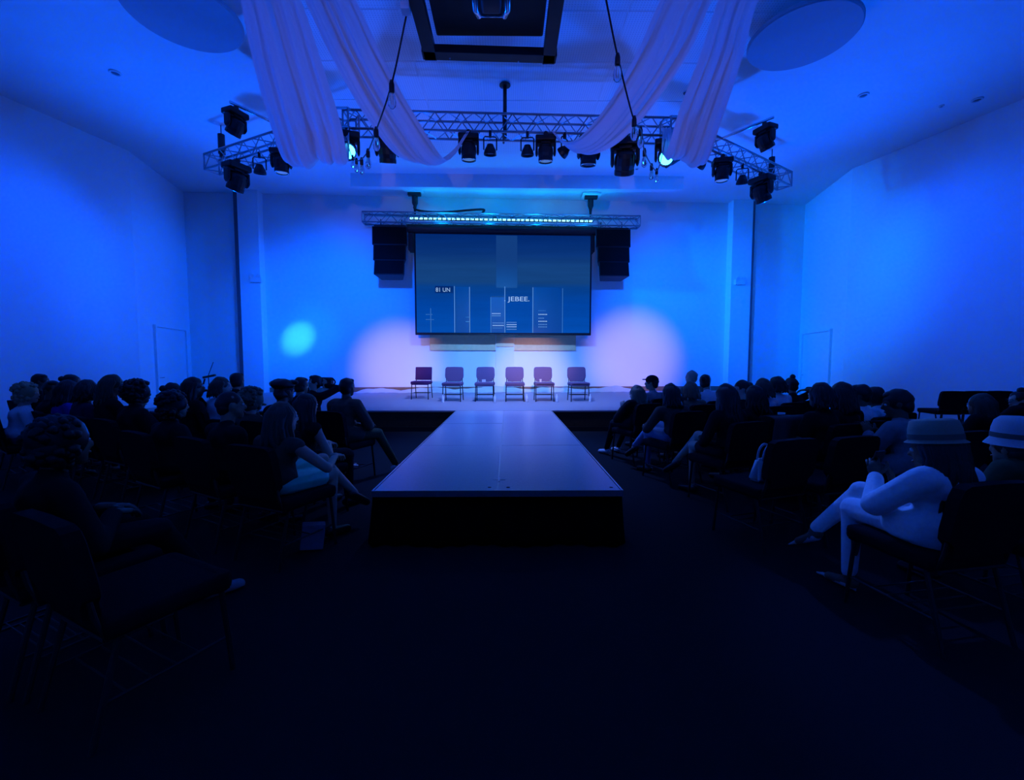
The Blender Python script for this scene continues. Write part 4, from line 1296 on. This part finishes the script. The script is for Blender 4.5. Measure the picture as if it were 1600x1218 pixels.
        remeshed({'_skirt': 'skirt', 'shorts': 'shorts'}.get(pants[-6:], 'trousers'), bm, m_, t, vox, 3)
    sm = {'black': shoe_black, 'white': shoe_white, 'patent': shoe_patent, 'grey': CLO['grey']}[shoes]
    for ft in (foot0, foot1):
        an, so, fd = ft
        bm = NB()
        if shoes == 'patent':
            capsule(bm, an + so - fd * 0.01, an + so * 1.1 + fd * 0.14, 0.036, 0.022); capsule(bm, an + so + fd * 0.13, an + so * 1.15 + fd * 0.215, 0.020, 0.008)
            capsule(bm, an + so - fd * 0.035, an + so * 1.0 - fd * 0.045 - Vector((0, 0, 0.03)), 0.020, 0.012)
        else:
            capsule(bm, an + so * 0.85 - fd * 0.04, an + so * 1.05 + fd * 0.15, 0.044, 0.036)
        dz = min(v.co.z for v in bm.verts)
        if an.z < 0.12:
            for v in bm.verts:
                v.co.z = max(v.co.z, 0.004)
        remeshed('shoe', bm, sm, t, 0.012, 2)
    # ---- hair
    hm = HAIR[hc]
    bm = NB()
    def lock(th, l, rad, wave, out=0.0, start=0.05):
        # th: angle round the head, 0 = front
        sx_, sy_ = math.sin(th), math.cos(th)
        p0 = Vector((sx_ * 0.055, sy_ * 0.06 - 0.02, 0.085))
        p1 = Vector((sx_ * 0.088, sy_ * 0.098 - 0.02, start - 0.02))
        pts = [p0, p1]
        ph = rnd.uniform(0, 6.28)
        n = 7
        for q in range(1, n + 1):
            u = q / n
            x = sx_ * (0.090 + out * u) + wave * math.sin(ph + u * 9) * u ** 0.5
            y = sy_ * (0.090 + out * u * 0.7) - 0.035 + wave * math.cos(ph * 1.7 + u * 8) * u ** 0.5 - 0.03 * u
            pts.append(Vector((x, y, start - 0.03 - l * u)))
        pts = [hd + Rh @ pts[0] * hs, hd + Rh @ pts[1] * hs] + [hd + (Rh @ Vector((p.x, p.y, 0))) + Vector((0, 0, p.z)) for p in pts[2:]]
        n = len(pts)
        tube(bm, pts, [rad * 0.7, rad] + [rad * (1.05 - 0.75 * (q / (n - 2)) ** 3) for q in range(1, n - 1)], 5)
    if hair != 'bald':
        gr = {'buzz': 0.004, 'curly': 0.02, 'afro': 0.03}.get(hair, 0.009)
        ball(bm, h(0, -0.020, 0.026), ((0.076 + gr) * hs, (0.094 + gr) * hs, (0.092 + gr) * hs), Rh, 3)
        ball(bm, h(0, -0.045, -0.015), ((0.070 + gr) * hs, (0.062 + gr) * hs, (0.075 + gr) * hs), Rh, 3)
        if hair == 'short':
            ball(bm, h(0.01, 0.025, 0.085), (0.062, 0.055, 0.034), Rh, 2)
        jitter(bm, 0.006, 55, px + 9)
    if hair in ('long', 'bob') or acc == 'straw':
        l = hlen if hair != 'bob' else 0.15
        nl = 46 if vox < 0.016 else 30
        for q in range(nl):
            th = 1.15 + (2 * PI - 2.3) * (q + rnd.uniform(-0.3, 0.3)) / (nl - 1)
            lock(th, l * rnd.uniform(0.88, 1.06), rnd.uniform(0.016, 0.024), 0.006 + (0.014 if hlen > 0.45 else 0.004), 0.05 if acc == 'straw' else 0.03 if hair == 'long' else 0.012)
        if hair == 'long':
            for q in range(nl // 2):
                th = 1.9 + (2 * PI - 3.8) * (q + rnd.uniform(-0.3, 0.3)) / (nl // 2 - 1)
                lock(th, l * rnd.uniform(0.8, 1.0), rnd.uniform(0.018, 0.026), 0.008, -0.02)
    if hair in ('bun', 'topbun'):
        c = h(0, -0.115, 0.055) if hair == 'bun' else h(0, -0.03, 0.135)
        ball(bm, c, 0.043, None, 2); jitter(bm, 0.003, 60, px)
    if hair in ('curly', 'afro'):
        R_ = 0.105 if hair == 'curly' else 0.12
        for q in range(110):
            v = Vector((rnd.gauss(0, 1), rnd.gauss(-0.35, 1), rnd.gauss(0.2, 1))).normalized()
            if v.y > 0.45 and v.z < 0.55:
                continue
            c = hd + Rh @ Vector((v.x * R_, v.y * (R_ + 0.01) - 0.02, v.z * R_ * 0.98 + 0.03 - (0.05 if v.z < 0 and hair == 'curly' else 0)))
            ball(bm, c, rnd.uniform(0.018, 0.032), None, 1)
    if hair == 'flat':
        ball(bm, h(0, -0.03, 0.075), (0.125, 0.125, 0.062), Rh, 3); jitter(bm, 0.010, 40, px)
        ball(bm, h(0.06, 0.05, 0.095), (0.085, 0.045, 0.03), Rh, 2)
    if len(bm.verts):
        obj('hair', bm, hm, t, True)
    else:
        bm.free()
    if hair == 'cap':
        bm = NB()
        ball(bm, h(0, -0.012, 0.05), (0.088, 0.108, 0.085), Rh, 3)
        ball(bm, h(0, 0.10, 0.058), (0.062, 0.055, 0.011), Rh, 2)
        obj('cap', bm, CLO['black'], t, True)
    if hair == 'hat':
        M = Matrix.Translation(h(0, -0.01, 0.06)) @ Rh @ Matrix.Scale(1.0, 4)
        m1 = cl('straw_hat', (0.30, 0.27, 0.21) if acc == 'straw' else (0.55, 0.57, 0.60), scale=140) if acc == 'straw' else cl('bucket_hat', (0.50, 0.52, 0.55), scale=140)
        bm = NB(); lathe(bm, [(0.121 if acc == 'straw' else 0.13, -0.014 if acc == 'straw' else -0.04), (0.105, 0.0), (0.102, 0.06), (0.092, 0.105), (0.07, 0.115 if acc == 'straw' else 0.13), (0, 0.112 if acc == 'straw' else 0.138), (0, 0.10), (0.085, 0.095), (0.098, 0.0)], n=28, M=M @ Matrix.Diagonal((1.0, 1.15, 1, 1))); ht = obj('hat', bm, m1, t, True)
        bm = NB(); lathe(bm, [(0.1065, 0.004), (0.1055, 0.034)], n=28, M=M @ Matrix.Diagonal((1.0, 1.15, 1, 1))); obj('hat_band', bm, cl('hat_band', (0.14, 0.13, 0.11)), ht, True)
    if acc == 'glasses':
        bm = NB()
        for s in (-1, 1):
            tube(bm, [h(s * 0.031 + 0.02 * math.cos(q * PI / 5), 0.102, 0.006 + 0.016 * math.sin(q * PI / 5)) for q in range(11)], 0.002, 4)
            tube(bm, [h(s * 0.051, 0.102, 0.01), h(s * 0.08, 0.0, 0.012)], 0.002, 4)
        tube(bm, [h(-0.012, 0.103, 0.008), h(0.012, 0.103, 0.008)], 0.002, 4)
        obj('glasses', bm, black_plastic, t)
    if acc == 'v':
        bm = NB()
        c1 = hip + up * N_len * 0.98 + Vector((0, 0.11, 0)); c2 = hip + up * N_len * 0.45 + Vector((0, 0.135, 0))
        vs = [bm.verts.new(c1 + Vector((-0.07, 0, 0))), bm.verts.new(c1 + Vector((0.07, 0, 0))), bm.verts.new(c2 + Vector((0.045, 0.01, 0))), bm.verts.new(c2 + Vector((-0.045, 0.01, 0)))]
        bm.faces.new(vs); bmesh.ops.subdivide_edges(bm, edges=bm.edges[:], cuts=3); bmesh.ops.solidify(bm, geom=bm.faces[:], thickness=0.02)
        obj('shirt_front', bm, CLO['white'], t, True)
    if chair:
        c = base + fwd * 0.10
        seats.append((c, -a, label, who))
    return t, base, (a, fwd, rgt), wrist, hd

seats = []
pe = person
BK = dict(shirt='black', pants='black')
# ---- left block, nearest first
pe(95, 642, 2.25, 27, 'dark seated person with bushy hair filling the lower left corner', hair='curly', hc='black', skin='c', shirt='black', pants='black', vox=0.014, lean=10, legs='out', hs=1.08, shoes='grey', who='bushy-haired person in the lower left corner')
pe(443, 625, 3.42, 24, 'seated person with very long wavy hair and shiny teal shorts', hair='long', hc='brown', skin='a', shirt='brown', sleeve='none', pants='teal_shorts', legs='crossL', arms='reach', hlen=0.52, vox=0.012, lean=6, hy=-12, who='long-haired person in teal shorts')
pe(361, 611, 3.75, 30, 'seated person with shaved dark head and bare neck behind the teal shorts', hair='buzz', skin='b', shirt='black', sleeve='short', vox=0.014, hy=-25, arms='fold', who='shaven-headed person')
pe(272, 606, 4.05, 30, 'seated person with big frizzy hair and broad dark shoulders', hair='curly', hc='black', skin='b', shirt='black', jacket=True, vox=0.015, who='frizzy-haired broad-shouldered person')
pe(215, 589, 4.9, 28, 'seated person with round bushy hair, white V front and bent blue-jeaned knees', hair='afro', hc='black', skin='c', shirt='black', jacket=True, pants='blue', legs='crossL', arms='knee', acc='v', hy=-15, who='bushy-haired person in a white V front')
pe(177, 583, 5.15, 30, 'seated person in black with long hair looking right, head highest by the left wall', hair='long', hc='brown', skin='b', shirt='black', hy=-30, arms='phone', hlen=0.28, who='long-haired person in black by the left wall')
pe(138, 591, 5.3, 30, 'seated person in navy top with dark bob seen from behind', hair='bob', hc='black', skin='b', shirt='navy', sleeve='short', hy=15, who='navy-topped person with dark bob')
pe(108, 592, 5.65, 32, 'seated person in bright blue top with straight dark hair, left block', hair='long', hc='black', skin='b', shirt='blue', sleeve='short', hy=0, hlen=0.22, who='person in the bright blue top')
pe(113, 583, 6.7, 30, 'person whose dark-haired head shows just above the bright blue top', hair='bun', hc='black', skin='b', hy=-20, who='person behind the bright blue top')
pe(82, 594, 6.0, 32, 'seated person with brown face turned to the camera side, left block', hair='short', hc='black', skin='c', shirt='black', hy=-75, hs=1.05, who='brown-faced person looking sideways')
pe(64, 583, 7.1, 34, 'person with black cropped hair rising behind the curly blond head', hair='short', hc='black', skin='c', hy=-30, who='crop-haired person behind the curly blond')
pe(42, 594, 5.5, 34, 'seated person with curly blond hair and white lace top', hair='curly', hc='blond', skin='a', shirt='lace', sleeve='short', pants='jeans', hy=-30, who='curly blond person in white lace')
pe(303, 587, 5.5, 28, 'seated person with long straight black hair in profile by the left door', hair='long', hc='black', skin='b', shirt='black', hy=-25, hlen=0.36, arms='face', who='black-haired person near the left door')
pe(271, 596, 5.6, 28, 'person whose smooth dark head tops the frizzy-haired shoulders', hair='bun', hc='black', skin='c', shirt='black', who='smooth-headed person behind the frizzy hair')
pe(347, 587, 5.7, 30, 'seated person with brown bob and white top near the left pilaster', hair='bob', hc='brown', skin='a', shirt='white', sleeve='short', hy=-30, who='person with brown bob in white')
pe(371, 581, 6.5, 20, 'upright person with short dark hair and bare face left of the pilaster', hair='short', hc='black', skin='b', shirt='black', hy=10, lean=0, who='short-haired person by the left pilaster')
pe(395, 600, 4.85, 30, 'seated person with pale tousled hair leaning in, left block', hair='afro', hc='light', skin='a', shirt='brown', arms='face', lean=14, who='person with pale tousled hair')
pe(444, 587, 4.75, 26, 'seated person with broad flat-topped dark hair, left block', hair='flat', hc='black', skin='c', shirt='black', jacket=True, who='flat-topped-hair person')
pe(471, 588, 6.2, 24, 'person with small dark head just right of the flat-topped hair', hair='short', hc='black', skin='b', who='small-headed person right of the flat-top')
cam_p = pe(491, 585, 7.3, 15, 'short-haired person with lit forehead holding up a black camera', hair='short', hc='black', skin='a', arms='camera', lean=4, hy=150, who='person holding the camera')
pe(480, 612, 4.25, 26, 'seated person with long straight black hair and a bare shoulder', hair='long', hc='black', skin='a', shirt='black', sleeve='none', arms='lap', hlen=0.40, vox=0.014, who='black-haired person with a bare shoulder')
pe(543, 589, 5.65, 22, 'seated person in brown jacket, legs apart, on the left aisle', hair='short', hc='black', skin='c', shirt='brown', jacket=True, pants='olive', legs='wide', arms='knee', lean=12, shoes='white', vox=0.014, who='brown-jacketed person on the left aisle')
# ---- right block
pe(994, 600, 6.55, -22, 'seated person with long light-brown hair and black coat on the right aisle', hair='long', hc='light', skin='a', shirt='black', jacket=True, pants='black', legs='out', arms='phone', hlen=0.26, vox=0.014, hy=20, shoes='white', who='light-haired person in a black coat')
pe(1018, 585, 7.4, -20, 'seated person in grey tee with flat cap-like dark hair', hair='cap', hc='black', skin='b', shirt='grey', sleeve='short', hy=45, who='cap-headed person in a grey tee')
pe(1047, 597, 5.6, -20, 'seated person in brown blouse with dark hair and pale denim knees', hair='long', hc='black', skin='a', shirt='brown', sleeve='long', pants='pale_jeans', legs='cross', arms='knee', hlen=0.20, vox=0.014, lean=14, who='brown-bloused person in pale denim')
pe(1080, 578, 7.7, -16, 'person with pale cropped hair, highest head in the right block', hair='buzz', hc='grey', skin='a', shirt='tan', hy=20, who='person with pale cropped hair')
pe(1078, 594, 6.4, -18, 'seated person with dark crown and broad tan neck', hair='bob', hc='light', skin='a', shirt='tan', who='tan-necked person')
pe(1103, 583, 7.0, -18, 'seated person with swept-up dark hair and white shoulders', hair='bun', hc='black', skin='a', shirt='white', sleeve='short', hy=-60, who='white-shouldered person with swept-up hair')
pe(1133, 597, 4.65, -20, 'seated person in black with smooth long black hair and one lit bare knee', hair='long', hc='black', skin='a', shirt='black', pants='black_shorts', legs='cross', arms='lap', hlen=0.34, vox=0.013, who='black-clad person with the lit knee')
pe(1158, 592, 5.75, -18, 'seated person with small high bun facing left', hair='bun', hc='black', skin='a', shirt='black', hy=70, arms='face', who='person with a small bun facing left')
pe(1178, 600, 5.2, -18, 'seated person with straight black hair behind the small bun', hair='long', hc='black', skin='b', shirt='black', hlen=0.25, who='straight-haired person behind the small bun')
pe(1191, 589, 6.2, -18, 'seated person with brown hair falling over a pale shoulder, right block', hair='long', hc='brown', skin='a', shirt='white', sleeve='short', hlen=0.16, who='brown-haired pale-shouldered person')
pe(1213, 586, 6.7, -18, 'seated person with dark hair over a white top near the right door', hair='long', hc='black', skin='b', shirt='white', sleeve='long', hlen=0.14, who='dark-haired person in white near the right door')
pe(1236, 583, 7.0, -20, 'seated person with round topknot and raised elbow', hair='topbun', hc='black', skin='b', shirt='black', arms='elbow', who='person with topknot and raised elbow')
pe(1281, 597, 4.5, -16, 'seated person with sleek dark hair, left one of two close heads by the right wall', hair='bob', hc='black', skin='b', shirt='black', sleeve='short', hs=1.08, who='left one of two close sleek heads')
pe(1314, 596, 4.7, -16, 'seated person with sleek long dark hair, right one of two close heads', hair='long', hc='black', skin='b', shirt='black', hlen=0.22, hs=1.08, who='right one of two close sleek heads')
pe(1343, 599, 5.05, -18, 'seated brown-faced person with short hair next to the white tee', hair='short', hc='black', skin='c', shirt='white', sleeve='short', hy=40, who='brown-faced person beside the white tee')
pe(1366, 603, 5.4, -18, 'seated person in white tee behind the pale shirt', hair='short', hc='black', skin='c', shirt='white', sleeve='short', who='person in the white tee')
pe(1402, 608, 3.95, -22, 'seated person in loose pale shirt, head bowed to the left over a phone', hair='short', hc='black', skin='c', shirt='grey', jacket=True, sleeve='long', pants='black', arms='phone', hy=38, hp=14, lean=16, vox=0.014, hs=1.05, who='person in the loose pale shirt')
pe(1588, 656, 2.62, -10, 'seated person in olive top under a soft white bucket hat at the right edge', hair='hat', hc='black', skin='b', shirt='olive', acc='bucket', vox=0.014, hs=1.08, arms='lap', who='person under the white bucket hat')
pe(1532, 614, 4.9, -14, 'seated person with long dark hair against the dark wall seats', hair='long', hc='brown', skin='b', shirt='black', hlen=0.35, hs=1.08, who='dark-haired person before the wall seats')
pe(1592, 603, 5.8, -14, 'seated person with glasses and tied-up hair at the right edge', hair='topbun', hc='black', skin='a', shirt='black', hy=70, arms='phone', acc='glasses', who='person with glasses at the right edge')
ws = pe(1463, 656, 2.42, -10, 'seated person in white suit and pale straw hat, legs crossed, holding a phone', hair='hat', hc='black', skin='c', shirt='suit', jacket=True, pants='suit', legs='cross', arms='phone', shoes='patent', hlen=0.40, acc='straw', vox=0.011, lean=3, hy=15, hp=8, hs=1.08, who='person in the white suit')

# phones and the camera held in hands
def held(p_, label, name, cat, size, m, off, rot):
    t, base, (a, fwd, rgt), wrist, hd = p_
    mid = (wrist[0] + wrist[1]) / 2 + Vector(off)
    q = base + rgt * mid.x + fwd * mid.y + Vector((0, 0, mid.z))
    bm = NB(); box(bm, (0, 0, 0), size, bev=min(size) * 0.3)
    return q, bm, a
q, bm, a = held(ws, '', '', '', (0.072, 0.010, 0.148), None, (0, 0.062, 0.10), None)
ph = obj('phone', bm, black_plastic); ph.location = q; ph.rotation_euler = (0.35, 0, -a); tag(ph, 'dark phone held up by the person in the white suit', 'phone')
bm = NB(); lathe(bm, [(0, 0.0), (0.008, 0.0), (0.008, 0.004), (0, 0.004)], n=10, M=Matrix.Translation((0.02, 0.006, 0.055)) @ Matrix.Rotation(-PI / 2, 4, 'X')); obj('camera_lens', bm, lens_dark, ph)
q, bm, a = held(cam_p, '', '', '', (0.30, 0.12, 0.16), None, (0, 0.10, 0.06), None)
cm = obj('camera', bm, black_plastic); cm.location = q; cm.rotation_euler = (0, 0, -a); tag(cm, 'black camera held up in front of a lit forehead', 'camera')
bm = NB(); lathe(bm, [(0, 0.16), (0.045, 0.16), (0.05, 0.05), (0.05, 0.0), (0, 0)], n=14, M=Matrix.Rotation(-PI / 2, 4, 'X')); obj('lens', bm, black_plastic, cm, True)
bm = NB(); tube(bm, [(0.15 + 0.06 * math.sin(k * PI / 8), 0, 0.07 - 0.14 * k / 8) for k in range(9)], 0.012, 6); obj('strap', bm, black_plastic, cm, True)

# ---- a chair under every person
first = None
for c, rz, label, who in seats:
    lab = 'dark padded chair under the ' + who
    if first is None:
        first = make_chair(lab, navy_fabric, chair_metal, 'dark chairs of the audience', False, (c.x, c.y, 0), rz)
    else:
        dup(first, (c.x, c.y, 0), rz, lab)
def free_chair(px, py, z, deg, lab, dy=0.0):
    p = atz(px, py, z)
    return dup(first, (p.x, p.y + dy, 0), -math.radians(deg), lab), p
# aisle seat with the bag, seats joining the near row on the right, seats by the walls
bagc = dup(first, (2.13, 3.68, 0), math.radians(18), 'empty dark aisle chair holding the pale handbag')
dup(first, (2.72, 3.80, 0), math.radians(16), 'empty dark chair next to the handbag chair')
dup(first, (3.92, 4.05, 0), math.radians(15), 'empty dark chair next to the pale-shirted person')
dup(first, (4.45, 4.16, 0), math.radians(15), 'empty dark chair second right of the pale-shirted person')
dup(first, (-1.66, 1.98, 0), math.radians(-27), 'empty dark chair nearest the camera on the left aisle')
dup(first, (-2.19, 2.24, 0), math.radians(-27), 'empty dark chair right of the bushy-haired person in the lower left corner')
for i in range(3):
    dup(first, (9.08 + 0.505 * i, 9.15 + 0.03 * i, 0), math.radians(-6), ['dark wall chair at the left end of the three by the right wall', 'dark middle chair of the three by the right wall', 'dark wall chair at the right end of the three by the right wall'][i])
for i in range(2):
    dup(first, (-7.35 - 0.56 * i, 6.55 - 0.05 * i, 0), math.radians(-30), ['dark empty chair behind the curly blond person', 'dark empty chair at the left frame edge by the wall'][i])
dup(first, (2.86, 4.86, 0), math.radians(16), 'dark chair with a brown jacket draped over its back')
dup(first, (3.36, 4.95, 0), math.radians(16), 'empty dark chair beside the draped brown jacket')

# ---- things on the chairs
bp = Vector((2.19, 3.66, 0.499))
bg = thing('handbag', 'pale textured handbag with two handles on the empty aisle chair', 'bag', bp, math.radians(18))
bm = NB()
v = []
for x, y, z in ((-0.15, -0.065, 0), (0.15, -0.065, 0), (0.15, 0.065, 0), (-0.15, 0.065, 0), (-0.11, -0.03, 0.19), (0.11, -0.03, 0.19), (0.11, 0.03, 0.19), (-0.11, 0.03, 0.19)):
    v.append(bm.verts.new((x, y, z)))
for f in ((0, 3, 2, 1), (4, 5, 6, 7), (0, 1, 5, 4), (1, 2, 6, 5), (2, 3, 7, 6), (3, 0, 4, 7)):
    bm.faces.new([v[i] for i in f])
bmesh.ops.bevel(bm, geom=bm.edges[:], offset=0.02, segments=3, affect='EDGES')
obj('bag_body', bm, cl('bag_fabric', (0.50, 0.52, 0.52), scale=110, var=0.3, bump=0.4), bg, True)
for s in (-1, 1):
    bm = NB(); tube(bm, [(0.075 * math.cos(PI * k / 10), s * 0.028, 0.17 + 0.13 * math.sin(PI * k / 10)) for k in range(11)], 0.010, 6); obj('bag_handle', bm, cl('bag_handle', (0.42, 0.44, 0.45)), bg, True)
bm = NB(); box(bm, (0, -0.058, 0.11), (0.05, 0.01, 0.03), bev=0.004); obj('clasp', bm, black_metal, bg)

def drape_over(c, rz, m, lab, w=0.50, drop_b=0.34, drop_f=0.12, seed=1):
    """jacket hung over a chair back whose top is 0.90 m high"""
    rnd = random.Random(seed)
    bm = NB(); rows = []
    n = 18
    for j in range(n + 1):
        u = j / n
        x = (u - 0.5) * w
        r = []
        for i in range(15):
            s = i / 14 * (drop_f + 0.13 + drop_b)
            if s < drop_f:
                y, z = -0.200, 0.915 - (drop_f - s)
            elif s < drop_f + 0.13:
                q = (s - drop_f) / 0.13
                y, z = -0.200 - q * 0.175, 0.915 + 0.018 * math.sin(PI * q)
            else:
                q = s - drop_f - 0.13
                y, z = -0.375 + q * 0.10, 0.915 - q * (1.0 + 0.35 * math.sin(u * 5 + seed) * 0.5)
            y -= 0.016 * math.sin(u * 17 + seed) * (i / 14)
            r.append(bm.verts.new((x * (1 + 0.15 * i / 14), y, z)))
        rows.append(r)
    for a_, b_ in zip(rows, rows[1:]):
        for i in range(14):
            bm.faces.new((a_[i], a_[i + 1], b_[i + 1], b_[i]))
    bmesh.ops.solidify(bm, geom=bm.faces[:], thickness=0.012)
    o = obj('jacket', bm, m, None, True)
    o.location = c; o.rotation_euler = (0, 0, rz)
    return tag(o, lab, 'jacket')
drape_over((2.86, 4.86, 0), math.radians(16), cl('jacket_rose_brown', (0.20, 0.13, 0.13)), 'rose-brown jacket draped over a dark chair back', seed=2)

# small dark side table with a cup on it
p = at(1235, 657, 5.25)
tb = thing('side_table', 'small dark table between rows carrying a white cup', 'table', (p.x, p.y, 0), math.radians(14))
bm = NB(); box(bm, (0, 0, p.z - 0.02), (0.50, 0.34, 0.03), bev=0.006); obj('tabletop', bm, black_plastic, tb)
for sx_ in (-1, 1):
    for sy_ in (-1, 1):
        bm = NB(); tube(bm, [(sx_ * 0.21, sy_ * 0.13, 0), (sx_ * 0.21, sy_ * 0.13, p.z - 0.03)], 0.014, 6); obj('leg', bm, black_metal, tb)
bm = NB(); lathe(bm, [(0, 0), (0.032, 0), (0.042, 0.10), (0.039, 0.10), (0.03, 0.006), (0, 0.006)], n=16)
o = obj('cup', bm, white_plastic, None, True); o.location = (p.x - 0.10, p.y + 0.02, p.z - 0.004); tag(o, 'white paper cup standing on the small dark table', 'cup')
bm = NB(); box(bm, (0, 0, 0.005), (0.16, 0.09, 0.01), bev=0.003)
o = obj('leaflet', bm, white_plastic); o.location = (p.x + 0.10, p.y + 0.03, p.z - 0.004); o.rotation_euler = (0, 0, 0.5); tag(o, 'pale leaflet lying beside the cup on the small table', 'leaflet')

# white paper bag under the teal-shorts chair, glinting bits on the carpet
p = atz(485, 862, 0)
bm = NB(); box(bm, (0, 0, 0.10), (0.17, 0.09, 0.20), (0, 0.12, 0), bev=0.008)
o = obj('paper_bag', bm, cl('paper_bag', (0.20, 0.18, 0.23))); o.location = (p.x, p.y + 0.05, 0.012); o.rotation_euler = (0, 0, 0.4); tag(o, 'pale paper bag standing on the floor under the teal-shorts chair', 'bag')

# ---------------------------------------------------------------- bake the bodies: relaxed skin plus hands, eyes and mouth in one mesh each
bpy.context.view_layer.update()
dg = bpy.context.evaluated_depsgraph_get()
for body, exm in bodies:
    me = bpy.data.meshes.new_from_object(body.evaluated_get(dg))
    bm = NB()
    bm.from_mesh(me)
    bm.from_mesh(exm)
    bm.to_mesh(me)
    bm.free()
    for p in me.polygons:
        p.use_smooth = True
    if not me.materials:
        for m in body.data.materials:
            me.materials.append(m)
    body.modifiers.clear()
    body.data = me
    bpy.data.meshes.remove(exm)
